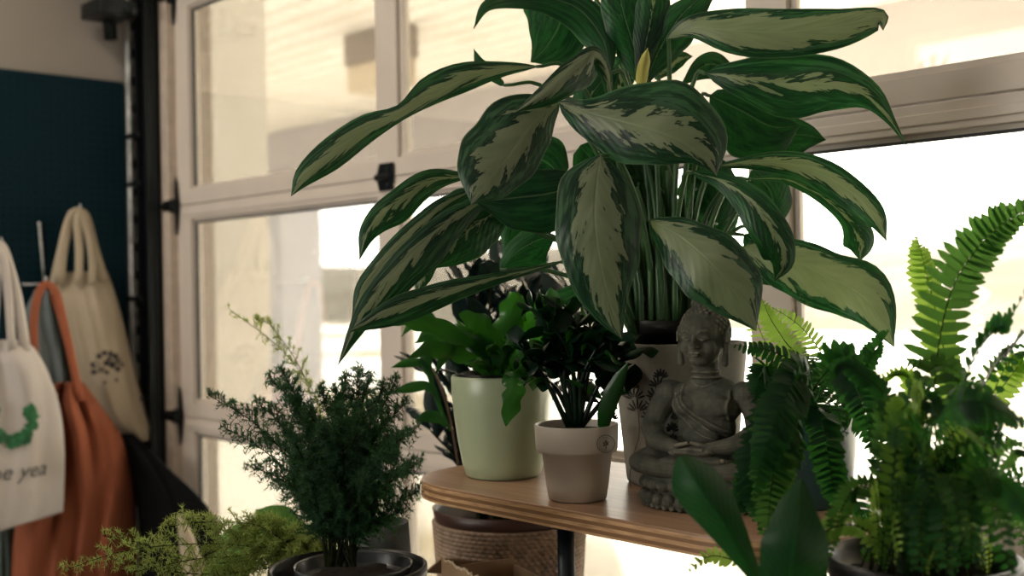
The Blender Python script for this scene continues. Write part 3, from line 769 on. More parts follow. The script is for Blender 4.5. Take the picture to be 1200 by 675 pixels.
# ---------------------------------------------------------------- round-leaved plant (white pot)
wz = ZT + .10
stems = [((672,500),(655,440),(648,400),(640,372)), ((670,500),(664,440),(672,395),(668,360)), ((678,500),(685,445),(700,405),(716,380)),
         ((682,500),(700,450),(722,425),(745,412)), ((668,500),(640,450),(622,425),(604,402)), ((676,500),(680,440),(690,395),(690,365)),
         ((674,500),(650,455),(625,440),(612,452)), ((684,500),(708,470),(722,450),(735,462)), ((672,500),(668,450),(655,420),(640,418)),
         ((675,500),(672,430),(650,385),(625,365)), ((680,500),(690,430),(716,400),(728,432))]
rs = random.Random(11)
for i, st in enumerate(stems):
    dd = 1.66 + rs.uniform(-.05, .05); pts = [tuple(P(x + rs.uniform(-3, 3), y, 1.665 + (dd - 1.665) * k / 3)) for k, (x, y) in enumerate(st)]
    S = cr(pts, 20); o = MB().tube(S, [.0042 - .0026 * k / 20 for k in range(21)], 8).build('stem', M_GLOSS, white_plant)
    for k in range(6, 21, 1):
        if rs.random() < .15: continue
        az = rs.uniform(0, 2 * PI)
        wleaf('leaf', S[k], az, rs.uniform(.036, .060), rs.uniform(.3, 1.5), rs.uniform(.1, .5), rs.uniform(.014, .022), M_GLOSS if rs.random() < .75 else M_STRAP, o, n=8, m=2, cup=.3, widest=.55, twist=rs.uniform(-1.2, 1.2))
# upright strap at the right inside the pot
pleaf('leaf', [(706,503,1.64),(712,480,1.62),(724,450,1.61),(736,425,1.60)], [6,11,10,1], [6,9,8,1], M_STRAP, white_plant, cup=.4)

# ---------------------------------------------------------------- woven basket with dark-leaved plant
K = P(597, 606, 2.19); kc = (K.x, K.y)
kz0, kr = BZ1, .150
basket_plant = empty('dark_leaved_plant', (kc[0], kc[1], kz0), 'tall plant with blackish lance leaves in a brown woven basket behind the table', 'potted plant')
kh = K.z - kz0
def weave():
    m = MB(); rows = int(kh / .0078); n = 432; vs = []; fs = []
    nz = rows * 4
    for j in range(nz + 1):
        z = kh * j / nz; row = j / 4.0; rf = math.floor(row); fr = row - rf
        for k in range(n):
            a = 2 * PI * k / n; st = 72
            ph = (k / n * st + (rf % 2) * .5 + (fr - .5) * .45) % 1.0
            bmp = max(0, math.sin(PI * ph)) ** .6 * max(0, math.sin(PI * fr)) ** .5
            r = kr * (.86 + .14 * (z / kh)) - .006 + .006 * bmp
            vs.append(Vector((kc[0] + r * math.cos(a), kc[1] + r * math.sin(a), kz0 + z)))
    for j in range(nz):
        for k in range(n): fs.append((j * n + k, j * n + (k + 1) % n, (j + 1) * n + (k + 1) % n, (j + 1) * n + k))
    k0 = len(vs); r = kr - .012
    for z in (kh, kh * .5, .01):
        for k in range(n):
            a = 2 * PI * k / n; vs.append(Vector((kc[0] + r * math.cos(a), kc[1] + r * math.sin(a), kz0 + z)))
    top = nz * n
    for k in range(n): fs.append((top + k, top + (k + 1) % n, k0 + (k + 1) % n, k0 + k))
    for j in range(2):
        for k in range(n): fs.append((k0 + j * n + k, k0 + j * n + (k + 1) % n, k0 + (j + 1) * n + (k + 1) % n, k0 + (j + 1) * n + k))
    fs.append(tuple(range(n))[::-1])
    return mesh_obj('basket', vs, fs, plain('woven_fibre', (.27, .19, .13), .75, 0, .35, 60), basket_plant)
weave()
pot('inner_pot', kc, kz0 + .02, [(kr - .03, 0), (kr - .016, kh - .03), (kr - .006, kh - .018), (kr - .002, kh + .002), (kr - .006, kh + .004), (kr - .014, kh - .005), (kr - .02, kh - .08), (.05, kh - .085)],
    plain('reddish_brown_plastic', (.045, .018, .014), .4, 0, .1, 8), basket_plant)
soil(kc, kz0 + kh - .06, kr - .022, basket_plant)
rs = random.Random(21)
for i, (x, y) in enumerate([(505,505),(520,440),(540,400),(555,350),(575,330),(592,310),(620,330),(640,345),(560,420),(530,520),(600,360),(665,340),(655,380)]):
    a = Vector((kc[0] + rs.uniform(-.07, .07), kc[1] + rs.uniform(-.07, .07), kz0 + kh - .06)); b = P(x, y, 2.17 + rs.uniform(-.06, .06))
    h = b - a; S = cr([tuple(a), tuple(a + Vector((h.x * .3, h.y * .3, h.z * .5))), tuple(b)], 16)
    o = MB().tube(S, [.006 - .004 * k / 16 for k in range(17)], 8).build('stem', M_TWIG, basket_plant)
    for k in [q_ / 1.6 for q_ in range(8, 27)]:
        k = int(k); az = rs.uniform(0, 2 * PI)
        wleaf('leaf', S[k], az, rs.uniform(.10, .17), rs.uniform(.6, 1.35), rs.uniform(.1, .4), rs.uniform(.015, .025), M_DRAC, o, n=12, m=2, cup=.35, rip=.1, widest=.5, seed=k)
# slim stem with paler oval leaves on the left
S = [P(542,585,2.1), P(533,520,2.06), P(522,470,2.04), P(508,432,2.02)]
o = MB().tube(cr([tuple(p) for p in S], 14), .0022, 6).build('stem', plain('brown_stem', (.12, .07, .04), .6), basket_plant)
for (mid, w) in (([(516,470),(500,452),(478,455),(458,460)],6), ([(508,440),(495,425),(475,426),(458,431)],5), ([(522,500),(515,490),(500,488),(486,494)],7), ([(508,450),(500,425),(503,405),(508,392)],8), ([(512,400),(505,375),(490,372),(470,395)],8), ([(528,505),(515,475),(508,455),(500,440)],3)):
    pleaf('leaf', [(x, y, 2.03) for x, y in mid], [1, w, w, 0], [1, w * .8, w, 0], M_STRAP, o, cup=.2)

# ---------------------------------------------------------------- torn cardboard box
bx = P(520, 655, 1.86); dx_ = Vector((.95, -.30, 0)).normalized(); dy_ = Vector((-dx_.y, dx_.x, 0))
bA = P(517, 650, 1.84); bW, bD, bz0 = .15, .13, BZ1
box_ = empty('cardboard_box', (bA.x, bA.y, bz0), 'open brown cardboard box with a torn upper edge below the left end of the table', 'box')
M_CARD = plain('cardboard', (.30, .20, .115), .8, 0, .12, 14, bump=.1); M_TORN = plain('torn_paper', (.55, .45, .32), .9)
def cardwall(a, b, ztop, torn, name):
    a = Vector(a); b = Vector(b); n = 60; th = Vector((-(b - a).y, (b - a).x, 0)).normalized() * .003; vs = []; fs = []
    for i in range(n + 1):
        p = a.lerp(b, i / n); t = ztop + (torn * (noise.noise((i * .22, 1.3, 0)) * .8 + noise.noise((i * .9, 4, 0)) * .4) if torn else 0)
        for th_ in (0, 1):
            for z in (bz0 + .001, t - (.002 if torn else 0), t + (.001 * math.sin(i * 1.9) if torn else 0)):
                vs.append(Vector((p.x, p.y, z)) + th * th_)
    for i in range(n):
        k = i * 6; q_ = k + 6
        fs += [(k, q_, q_ + 1, k + 1), (k + 1, q_ + 1, q_ + 2, k + 2), (k + 3, k + 4, q_ + 4, q_ + 3), (k + 4, k + 5, q_ + 5, q_ + 4), (k + 2, q_ + 2, q_ + 5, k + 5)]
    o = mesh_obj(name, vs, fs, [M_CARD, M_TORN], box_, smooth=False)
    for i, p in enumerate(o.data.polygons): p.material_index = 1 if (torn and i % 5 in (1, 4)) else 0
    return o
c0 = Vector((bA.x, bA.y, 0)); zt = bA.z
cardwall(c0, c0 + dx_ * bW, zt - .004, .009, 'side_panel')
cardwall(c0 + dx_ * bW, c0 + dx_ * bW + dy_ * bD, zt - .02, 0, 'side_panel')
cardwall(c0 + dx_ * bW + dy_ * bD, c0 + dy_ * bD, zt - .03, 0, 'side_panel')
cardwall(c0 + dy_ * bD, c0, zt - .02, 0, 'side_panel')
fl = [c0 + Vector((0, 0, zt - .005)), c0 - dx_ * .045 + Vector((0, 0, zt - .035)) - dy_ * .01, c0 + dy_ * bD - dx_ * .05 + Vector((0, 0, zt - .06)), c0 + dy_ * bD + Vector((0, 0, zt - .03))]
mesh_obj('flap', fl + [p - Vector((.0, 0, .003)) for p in fl], [(0, 1, 2, 3), (7, 6, 5, 4), (0, 4, 5, 1), (1, 5, 6, 2), (2, 6, 7, 3), (3, 7, 4, 0)], M_CARD, box_, smooth=False)

# ---------------------------------------------------------------- feathery asparagus ferns
S1 = P(408, 664, 1.50); sc1 = (S1.x, S1.y)
fern1 = empty('asparagus_fern', (sc1[0], sc1[1], BZ1), 'dense dark feathery fern in a black pot, left of the table', 'potted plant')
sh = S1.z - BZ1
pot('outer_pot', sc1, BZ1 + .0005, [(.075, 0), (.078, .003), (.096, sh - .03), (.104, sh - .012), (.104, sh), (.100, sh + .001), (.098, sh - .012), (.08, sh - .06), (.03, sh - .06)], M_BLACKP, fern1)
pot('nursery_pot', (sc1[0] + .012, sc1[1]), BZ1 + .0005, [(.05, sh - .058), (.068, sh - .02), (.0745, sh + .002), (.0765, sh + .006), (.0775, sh + .005), (.0765, sh + .001), (.073, sh - .01), (.03, sh - .02)][:], plain('grey_rim_plastic', (.05, .055, .06), .25), fern1)
soil((sc1[0] + .012, sc1[1]), BZ1 + sh - .012, .070, fern1)
tips = [(243,462),(262,500),(300,470),(315,440),(330,432),(345,465),(360,480),(375,500),(395,455),(405,440),(420,432),(435,440),(450,450),(465,442),(478,470),(490,500),(495,540),(492,575),(470,600),
        (290,545),(320,560),(345,530),(360,560),(390,540),(410,520),(430,500),(445,540),(460,520),(480,540),(330,500),(400,500),(440,470),(375,455),(425,560),(455,575),(470,555),
        (385,575),(405,590),(350,590),(365,530),(395,480),(415,475),(455,490),(470,510),(340,560),(310,510),(435,585)]
rs = random.Random(5)
for i, (x, y) in enumerate(tips):
    dd = 1.50 + rs.uniform(-.09, .09); ln = max(0.1, (668 - y) / 240)
    a = P(395 + rs.uniform(-14, 22), 664, 1.50 + rs.uniform(-.02, .02)); b = P(x, y, dd)
    h = b - a; m1 = a + Vector((h.x * .22, h.y * .22, h.z * .42)); m2 = a + Vector((h.x * .62, h.y * .62, h.z * .80))
    spray([a, m1, m2, b], .038, int(44 + 48 * ln), M_ASP, fern1, dens=13, needle=.0075, nw=.0006, seed=i, start=.22 if ln > .4 else .3, rad=.0013)
S2 = P(448, 640, 1.92); sc2 = (S2.x, S2.y)
fern2 = empty('asparagus_fern', (sc2[0], sc2[1], BZ1), 'feathery fern coloured a sunlit pale yellow-green, with long arching fronds reaching left across the bags', 'potted plant')
hh = P(448, 612, 1.92).z - BZ1
pot('pot', sc2, BZ1 + .0005, [(.034, 0), (.037, .003), (.046, hh * .5), (.048, hh * .85), (.045, hh), (.041, hh), (.042, hh * .85), (.02, hh * .84)], plain('grey_felt', (.05, .055, .05), .9, bump=.5), fern2)
soil(sc2, BZ1 + hh * .86, .041, fern2)
b0 = Vector((sc2[0], sc2[1], BZ1 + hh * .87))
rs = random.Random(9)
for i, path in enumerate([
    [(385,560,2.0),(372,470,2.05),(330,410,2.08),(268,362,2.10)],
    [(385,570,2.0),(360,450,2.05),(320,385,2.06),(300,375,2.06)],
    [(400,610,1.8),(340,640,1.7),(240,637,1.65),(150,645,1.6),(75,668,1.58)],
    [(400,620,1.8),(350,640,1.7),(300,615,1.68),(240,612,1.66),(190,618,1.64)],
    [(400,620,1.8),(350,630,1.7),(290,650,1.68),(230,655,1.66),(150,672,1.62)],
    [(400,620,1.8),(360,625,1.72),(320,622,1.7),(280,632,1.68),(240,652,1.66)],
    [(400,630,1.8),(370,640,1.72),(330,655,1.7),(290,668,1.68),(250,676,1.66)],
    [(380,640,1.75),(320,650,1.7),(270,625,1.68),(210,600,1.66)],
    [(380,640,1.75),(330,650,1.7),(250,660,1.68),(180,640,1.66),(120,628,1.64)],
    [(380,640,1.75),(340,640,1.7),(310,610,1.7),(285,618,1.68)],
    [(380,650,1.75),(300,668,1.7),(220,672,1.66),(130,655,1.62)],
]):
    spray([b0] + [P(*p) for p in path], .048 if i > 1 else .036, 70 if i > 1 else 40, M_ASPL, fern2, dens=12, needle=.010, nw=.0006, seed=50 + i, start=.3 if i < 2 else .2, rad=.0013)

# broad-leaved floor plant behind
q = P(300, 660, 2.25)
br = empty('broad_leaf_plant', (q.x, q.y, BZ1), 'plant with broad mid-green pointed leaves just right of the black cloth bag', 'potted plant')
pot('pot', (q.x, q.y), BZ1 + .0005, [(.05, 0), (.053, .004), (.065, .12), (.062, .125), (.058, .12), (.02, .11)], M_BLACKP, br); soil((q.x, q.y), BZ1 + .113, .058, br)
M_MID = leafmat('mid_green_leaf', (.025, .07, .02), (.05, .12, .03), .4, .5, 12, (.12, .28, .05), .3, True)
for mid, wl, wr in (([(380,668,2.2),(345,640,2.19),(318,612,2.18),(300,597,2.18)], [10,34,26,0], [10,26,26,0]), ([(240,690,2.22),(270,660,2.2),(290,630,2.2),(302,610,2.2)], [10,24,24,0], [10,24,20,0])):
    o, bs = pleaf('leaf', mid, wl, wr, M_MID, br); petiole((q.x, q.y, BZ1 + .114), bs, .003, .002, o)

# ---------------------------------------------------------------- arching fern on the table (right end)
T = P(944, 580, 1.60); tc = (T.x, T.y)
fernT = empty('boston_fern', (tc[0], tc[1], ZT), 'dark sword fern in a teal pot on the table, just right of the stone statue', 'potted plant')
pot('pot', tc, ZT + .0005, [(.058, 0), (.0605, .003), (.0625, .015), (.069, .07), (.072, .128), (.0715, .132), (.068, .132), (.066, .12), (.02, .11)], plain('teal_glaze', (.02, .055, .055), .35, 0, .1, 8), fernT)
soil(tc, ZT + .117, .066, fernT)
crown = Vector((tc[0], tc[1], ZT + .12)); cp = PX(crown)
def cpath(pts): return [(cp[0] + random.uniform(-12, 12), cp[1], cp[2])] + pts
D = 1.52
traced = [
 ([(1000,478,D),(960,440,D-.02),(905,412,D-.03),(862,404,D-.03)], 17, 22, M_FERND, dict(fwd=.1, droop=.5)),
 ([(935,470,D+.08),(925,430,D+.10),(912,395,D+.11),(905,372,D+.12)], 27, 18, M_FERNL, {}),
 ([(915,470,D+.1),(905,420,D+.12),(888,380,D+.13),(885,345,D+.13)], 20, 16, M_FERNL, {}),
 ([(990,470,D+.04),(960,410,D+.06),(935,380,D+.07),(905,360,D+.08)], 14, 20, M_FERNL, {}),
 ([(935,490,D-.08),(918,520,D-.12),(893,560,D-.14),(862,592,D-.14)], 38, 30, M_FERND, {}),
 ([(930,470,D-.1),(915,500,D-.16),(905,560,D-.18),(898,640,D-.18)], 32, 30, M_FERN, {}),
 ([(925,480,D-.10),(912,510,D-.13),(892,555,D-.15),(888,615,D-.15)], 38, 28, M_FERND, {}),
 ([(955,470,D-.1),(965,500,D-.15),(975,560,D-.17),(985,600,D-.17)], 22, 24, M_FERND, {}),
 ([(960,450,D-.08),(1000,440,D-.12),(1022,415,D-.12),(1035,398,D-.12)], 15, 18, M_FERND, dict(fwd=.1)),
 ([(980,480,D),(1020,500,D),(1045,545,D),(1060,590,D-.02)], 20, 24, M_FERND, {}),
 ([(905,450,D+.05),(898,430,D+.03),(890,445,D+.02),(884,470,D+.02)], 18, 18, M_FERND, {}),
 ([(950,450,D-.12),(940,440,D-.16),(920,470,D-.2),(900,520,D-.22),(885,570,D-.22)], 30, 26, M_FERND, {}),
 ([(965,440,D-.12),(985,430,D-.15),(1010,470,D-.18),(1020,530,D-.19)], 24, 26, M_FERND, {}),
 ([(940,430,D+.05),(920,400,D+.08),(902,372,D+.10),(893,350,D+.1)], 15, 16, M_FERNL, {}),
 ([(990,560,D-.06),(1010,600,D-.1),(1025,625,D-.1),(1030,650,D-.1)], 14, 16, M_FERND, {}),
]
for i, (pth, L_, n_, mt, kw) in enumerate(traced):
    kw = dict(kw); kw.setdefault('nrm', (-F + Vector((0, 0, random.uniform(-.2, .5))))); kw.setdefault('start', .18)
    frondp(cpath(pth), L_, int(n_ * 1.3), mt, fernT, **kw)
rs = random.Random(31)
for i in range(26):
    az = rs.uniform(0, 2 * PI)
    toward = math.cos(az - math.atan2(-F.y, -F.x))
    rc, ht = rs.uniform(.12, .20), rs.uniform(.03, .10)
    if math.cos(az - math.pi / 2) > .1: rc *= .6
    if math.cos(az - math.atan2(-R0.y, -R0.x)) > .25: rc *= .5; ht *= .6
    frondw(arch(crown, az, rc, ht, rs.uniform(-1.2, -.2)), rs.uniform(.018, .028), rs.randint(22, 28), M_FERND if rs.random() < .75 else M_FERN, fernT, rnd=rs)

# ---------------------------------------------------------------- big fern at the right edge
Q = P(1080, 660, 1.24); qc = (Q.x, Q.y); zr = P(1080, 652, 1.24).z
fernR = empty('boston_fern', (qc[0], qc[1], BZ2), 'tall leafy fern in a black pot at the right edge of the picture', 'potted plant')
ph = zr - BZ2
pot('pot', qc, BZ2 + .0005, [(.080, 0), (.083, .004), (.096, ph - .03), (.103, ph - .012), (.103, ph), (.098, ph + .001), (.096, ph - .012), (.08, ph - .03), (.03, ph - .03)], M_BLACKP, fernR)
soil(qc, BZ2 + ph - .024, .094, fernR)
cR = Vector((qc[0], qc[1], BZ2 + ph - .022)); cpr = PX(cR)
def rpath(pts, ox=0): return [(cpr[0] + ox, cpr[1], cpr[2])] + pts
D = 1.24
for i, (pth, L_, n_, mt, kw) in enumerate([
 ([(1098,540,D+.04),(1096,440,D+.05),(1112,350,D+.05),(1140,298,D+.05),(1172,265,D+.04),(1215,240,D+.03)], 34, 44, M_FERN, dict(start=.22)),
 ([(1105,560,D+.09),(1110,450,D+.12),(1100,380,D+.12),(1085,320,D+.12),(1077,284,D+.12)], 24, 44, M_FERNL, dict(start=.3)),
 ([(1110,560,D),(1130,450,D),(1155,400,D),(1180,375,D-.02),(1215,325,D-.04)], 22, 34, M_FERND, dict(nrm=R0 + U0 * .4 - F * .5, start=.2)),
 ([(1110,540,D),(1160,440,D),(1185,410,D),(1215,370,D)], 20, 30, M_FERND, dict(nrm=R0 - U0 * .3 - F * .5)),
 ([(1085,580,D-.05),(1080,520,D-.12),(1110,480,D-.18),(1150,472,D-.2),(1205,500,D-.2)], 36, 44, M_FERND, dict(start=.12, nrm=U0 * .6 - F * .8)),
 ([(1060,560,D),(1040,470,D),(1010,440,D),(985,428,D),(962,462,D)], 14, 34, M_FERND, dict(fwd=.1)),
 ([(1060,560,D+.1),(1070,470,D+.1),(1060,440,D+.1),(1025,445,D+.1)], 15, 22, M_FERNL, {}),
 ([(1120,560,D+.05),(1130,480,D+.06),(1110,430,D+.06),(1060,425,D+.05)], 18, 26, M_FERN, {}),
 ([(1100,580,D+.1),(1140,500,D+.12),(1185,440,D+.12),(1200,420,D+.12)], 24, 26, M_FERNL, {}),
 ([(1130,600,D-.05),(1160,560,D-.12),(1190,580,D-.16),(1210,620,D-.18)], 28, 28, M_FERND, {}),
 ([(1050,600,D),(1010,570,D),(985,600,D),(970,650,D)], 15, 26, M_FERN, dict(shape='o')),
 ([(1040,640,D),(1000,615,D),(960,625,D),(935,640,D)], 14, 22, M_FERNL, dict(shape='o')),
]):
    kw = dict(kw); kw.setdefault('nrm', -F + Vector((0, 0, random.uniform(-.2, .6)))); kw.setdefault('start', .12)
    frondp(rpath(pth, random.uniform(-30, 30)), L_, int(n_ * (.85 if kw['start'] > .15 else 1.25)), mt, fernR, **kw)
rs = random.Random(77)
# wiry stems with many small leaflets filling the right
for i in range(74):
    x = rs.uniform(1010, 1230); y = rs.choice([rs.uniform(430, 640), rs.uniform(520, 650)]); dd = 1.24 + rs.uniform(-.16, .14)
    if x < 1060: y = max(y, 500)
    x0 = cpr[0] + rs.uniform(-70, 70); a = cR + R0 * rs.uniform(-.06, .06) + F * rs.uniform(-.06, .06)
    b = P(x, y, dd); h = b - a
    m1 = a + Vector((h.x * .15, h.y * .15, max(h.z, .06) * .65)); m2 = a + Vector((h.x * .6, h.y * .6, max(h.z, .08) * 1.08))
    rn = Vector((rs.uniform(-1, 1), rs.uniform(-1, 1), rs.uniform(-.2, 1)))
    frondw([a, m1, m2, b], rs.uniform(.010, .017), rs.randint(22, 32), rs.choice([M_FERN, M_FERND, M_FERND, M_FERN, M_FERNL]), fernR, nrm=(-F + rn).normalized(), shape='o' if rs.random() < .85 else 'b', rad=.0009, rnd=rs, start=.12, fwd=.3)

# fronds spilling over the near rim
for (x, y, d, L_) in ((1075,668,-.17,20),(1110,672,-.18,22),(1145,668,-.17,20),(1185,672,-.16,22),(1205,655,-.12,20),(1060,640,-.15,16),(1130,640,-.18,18),(1170,630,-.17,18),(1095,625,-.16,16)):
    a_ = cR + R0 * rs.uniform(-.05, .06); b_ = P(x, y, D + d)
    h = b_ - a_; mm_ = a_ + Vector((h.x * .35, h.y * .35, .07)); m3 = a_ + Vector((h.x * .8, h.y * .8, max(h.z, 0) + .06))
    frondw([a_, mm_, m3, b_], L_ / FPX * 1.1, 26, rs.choice([M_FERND, M_FERND, M_FERN]), fernR, nrm=(-F + U0 * rs.uniform(.2, 1.0)).normalized(), rnd=rs, start=.15, shape=rs.choice(['b', 'o']))

# ---------------------------------------------------------------- foreground broad leaves
q = P(905, 790, 1.17)
fg = empty('peace_lily', (q.x, q.y, BZ2), 'plant with two broad dark green leaves in the foreground below the statue', 'potted plant')
pot('pot', (q.x, q.y), BZ2 + .0005, [(.045, 0), (.048, .004), (.058, .10), (.055, .105), (.051, .10), (.02, .09)], M_BLACKP, fg); soil((q.x, q.y), BZ2 + .093, .052, fg)
for mid, wl, wr, kw in (([(900,700,1.18),(872,655,1.17),(840,605,1.17),(812,565,1.18),(795,534,1.20)], [4,12,22,26,4], [4,14,28,30,6], dict(cup=.5, fold=.3)),
                        ([(918,740,1.15),(925,680,1.12),(930,640,1.11),(935,595,1.12),(940,560,1.14)], [8,34,38,24,2], [8,38,42,22,2], dict(cup=.35, fold=.2)),
                        ):
    o, bs = pleaf('leaf', mid, wl, wr, M_BROAD, fg, n=30, rip=.02, **kw); petiole((q.x, q.y, BZ2 + .094), bs, .0035, .0025, o)
# small sprig with paler leaflets under the table's near edge
frondp([(905,700,1.3),(880,668,1.33),(855,655,1.34),(830,652,1.35),(806,668,1.35)], 12, 14, M_FERNL, fg, shape='b', start=.3)
# ---------------------------------------------------------------- stone statue
def stonemat():
    t = NT('weathered_stone'); o = t.obj()
    n1 = t.noise(o, 45, 5, .65); n2 = t.noise(o, 160, 3)
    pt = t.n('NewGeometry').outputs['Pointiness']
    c = t.mix(t.ramp(n1, .3, .7), (.045, .050, .040), (.105, .103, .080))
    worn_highlight = t.math('MULTIPLY', t.ramp(pt, .508, .57), t.ramp(n1, .35, .6))  # worn edges, widened to put warm highlights into the stone colour
    c = t.mix(worn_highlight, c, (.30, .26, .20))
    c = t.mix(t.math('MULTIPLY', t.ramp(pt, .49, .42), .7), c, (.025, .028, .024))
    return t.done(t.bsdf(c, .78, 0, .25, t.bump(t.math('ADD', n1, t.math('MULTIPLY', n2, .6)), .3, .0015)).outputs[0])
B = P(827, 585, 1.595)
def buddha(bx, by, z0, yaw, label):
    m = MB()
    T = lambda pts, r, n=12, **k: m.tube([Vector(p) for p in pts], r, n, **k)
    E = m.ell
    def chain(pts, rad, n=14):
        S = cr([tuple(p) + (r,) for p, r in zip(pts, rad)], 14)
        T([s[:3] for s in S], [s[3] for s in S], n); 
        for s in (S[0], S[-1]): E(s[:3], s[3])
    # lotus base: body, beads and two rows of petals
    m.lathe((0, 0, 0), [(.070, 0), (.078, .002), (.079, .012), (.072, .022), (.074, .028), (.079, .036), (.076, .046), (.03, .048)], 48, sy=.78)
    for k in range(26):
        a = 2 * PI * k / 26
        E((.076 * math.cos(a), .060 * math.sin(a), .0135), (.0085, .0085, .0095), 10, 8)
        a += PI / 26
        E((.075 * math.cos(a), .059 * math.sin(a), .034), (.0095, .0095, .0085), 10, 8)
    for k in range(44):
        a = 2 * PI * k / 44; E((.078 * math.cos(a), .0615 * math.sin(a), .0035), .0042, 8, 6)
    # crossed legs under cloth
    E((0, .006, .064), (.064, .044, .022))
    for s_ in (-1, 1):
        chain([(.028 * s_, .012, .068), (.062 * s_, -.014, .066), (.074 * s_, -.026, .063)], [.023, .021, .016])
        chain([(.074 * s_, -.026, .062), (.040 * s_, -.047, .059), (-.006 * s_, -.052, .058 + .006 * (s_ > 0))], [.0155, .0135, .011])
    E((.020, -.050, .074), (.022, .010, .0075)); E((-.022, -.048, .070), (.022, .010, .0075))
    for k in range(5): E((.040 + .001 * k, -.054 + .004 * k, .0765 - .001 * k), .0032, 8, 6)
    # torso
    E((0, .012, .085), (.042, .031, .030)); E((0, .010, .115), (.037, .028, .034)); E((0, .010, .146), (.045, .031, .032))
    E((0, .013, .165), (.050, .025, .021)); E((0, .018, .178), (.035, .019, .014))
    E((-.018, -.010, .148), (.020, .012, .016)); E((.018, -.010, .148), (.020, .012, .016)); E((0, -.012, .104), (.024, .014, .018))
    for s_ in (-1, 1):
        E((.049 * s_, .013, .165), (.019, .019, .019))
        chain([(.050 * s_, .014, .163), (.062 * s_, .012, .138), (.068 * s_, .002, .112)], [.0180, .0165, .0158])
        chain([(.068 * s_, .002, .112), (.050 * s_, -.028, .097), (.022 * s_, -.046, .091)], [.0162, .0135, .0095])
        # cloth hanging from the forearm
        E((.056 * s_, -.012, .092), (.016, .020, .018))
    # hands in the lap, one on the other, with fingers and thumbs
    E((.012, -.052, .087), (.017, .011, .0065)); E((-.012, -.050, .084), (.017, .011, .006))
    for k in range(4):
        y = -.060 + .0052 * k
        T([(.018, y, .0905), (.000, y - .001, .0912), (-.014 + .001 * k, y + .001, .0885)], [.0030, .0030, .0022], 8)
        T([(-.018, y, .0865), (-.002, y - .002, .0868), (.014, y, .0845)], [.0030, .0030, .0022], 8)
    T([(.022, -.050, .0945), (.010, -.056, .0985), (.001, -.057, .1005)], [.0036, .0032, .0026], 8)
    T([(-.022, -.050, .0925), (-.010, -.056, .0975), (-.001, -.057, .1000)], [.0036, .0032, .0026], 8)
    # neck with rings
    chain([(0, .014, .176), (0, .010, .196), (0, .008, .212)], [.021, .0175, .018])
    for z, r in ((.190, .0185), (.198, .0180)):
        T([(r * math.cos(a * PI / 12), .010 + r * math.sin(a * PI / 12), z) for a in range(25)], .0018, 6, cap=False)
    # head
    hz = .243
    E((0, .004, hz + .004), (.0305, .0335, .0345), 24, 16); E((0, -.004, hz - .014), (.0255, .0260, .0235), 20, 14)
    E((0, -.018, hz - .0285), (.0125, .0105, .0085)); E((0, -.008, hz + .008), (.0270, .0265, .0240))
    for s_ in (-1, 1):
        E((.0145 * s_, -.0185, hz - .012), (.0105, .0095, .0110))
        # brow, closed lid and under-lid
        T([(.0030 * s_, -.0325, hz + .0045), (.0085 * s_, -.0330, hz + .0090), (.0155 * s_, -.0290, hz + .0095), (.0215 * s_, -.0220, hz + .0060)], [.0016, .0020, .0019, .0010], 8)
        E((.0112 * s_, -.0268, hz + .0010), (.0078, .0052, .0042)); 
        T([(.0045 * s_, -.0310, hz - .0010), (.0110 * s_, -.0325, hz - .0028), (.0185 * s_, -.0270, hz - .0005)], [.0007, .0010, .0007], 8)
        E((.0036 * s_, -.0340, hz - .0115), (.0030, .0032, .0025))
        # long ears
        E((.0310 * s_, .004, hz + .002), (.0040, .0090, .0120)); chain([(.0318 * s_, .002, hz - .004), (.0322 * s_, -.001, hz - .020), (.0310 * s_, -.001, hz - .0330)], [.0042, .0040, .0050])
        T([(.0345 * s_, .010, hz + .010), (.0355 * s_, .003, hz + .0135), (.0350 * s_, -.004, hz + .006), (.0350 * s_, -.004, hz - .006)], .0016, 8)
    T([(0, -.0315, hz + .0050), (0, -.0345, hz - .0020), (0, -.0385, hz - .0095)], [.0026, .0028, .0042], 10)
    E((0, -.0375, hz - .0108), (.0040, .0042, .0034))
    for s_ in (-1, 1): E((.0032 * s_, -.0325, hz - .0185), (.0052, .0032, .0019), 12, 8)
    E((0, -.0322, hz - .0222), (.0060, .0034, .0021), 12, 8)
    # hair: ushnisha and snail curls
    E((0, .010, hz + .042), (.0165, .0165, .0145)); E((0, .009, hz + .006), (.0325, .0320, .0355), 24, 16)
    n = 420
    for i in range(n):
        z = 1 - 2 * (i + .5) / n; r = math.sqrt(1 - z * z); a = i * 2.39996
        x, y = r * math.cos(a), r * math.sin(a)
        hairline = .42 - .0 * y if y < 0 else .42 - 1.05 * y
        if y < 0: hairline = .50 + .30 * min(1, -y) - .75 * abs(x) * (1 if abs(x) > .6 else .3)
        if z < hairline and not (y > .1 and z > -.55): continue
        E((.0325 * x, .009 + .0320 * y, hz + .006 + .0355 * z), .0036, 7, 5)
    for i in range(80):
        z = 1 - 1.2 * (i + .5) / 80; r = math.sqrt(1 - z * z); a = i * 2.39996
        E((.0165 * r * math.cos(a), .010 + .0165 * r * math.sin(a), hz + .042 + .0145 * z), .0032, 7, 5)
    # robe edges and folds
    def surf(x, z):
        best = -1
        for (c, r_) in (((0, .012, .085), (.042, .031, .030)), ((0, .010, .115), (.037, .028, .034)), ((0, .010, .146), (.045, .031, .032)), ((0, .013, .165), (.050, .025, .021)), ((0, .018, .178), (.035, .019, .014)), ((-.018, -.010, .148), (.020, .012, .016)), ((.018, -.010, .148), (.020, .012, .016)), ((0, -.012, .104), (.024, .014, .018))):
            e = 1 - ((x - c[0]) / r_[0]) ** 2 - ((z - c[2]) / r_[2]) ** 2
            if e > 0:
                y = c[1] - r_[1] * math.sqrt(e); best = y if best == -1 else min(best, y)
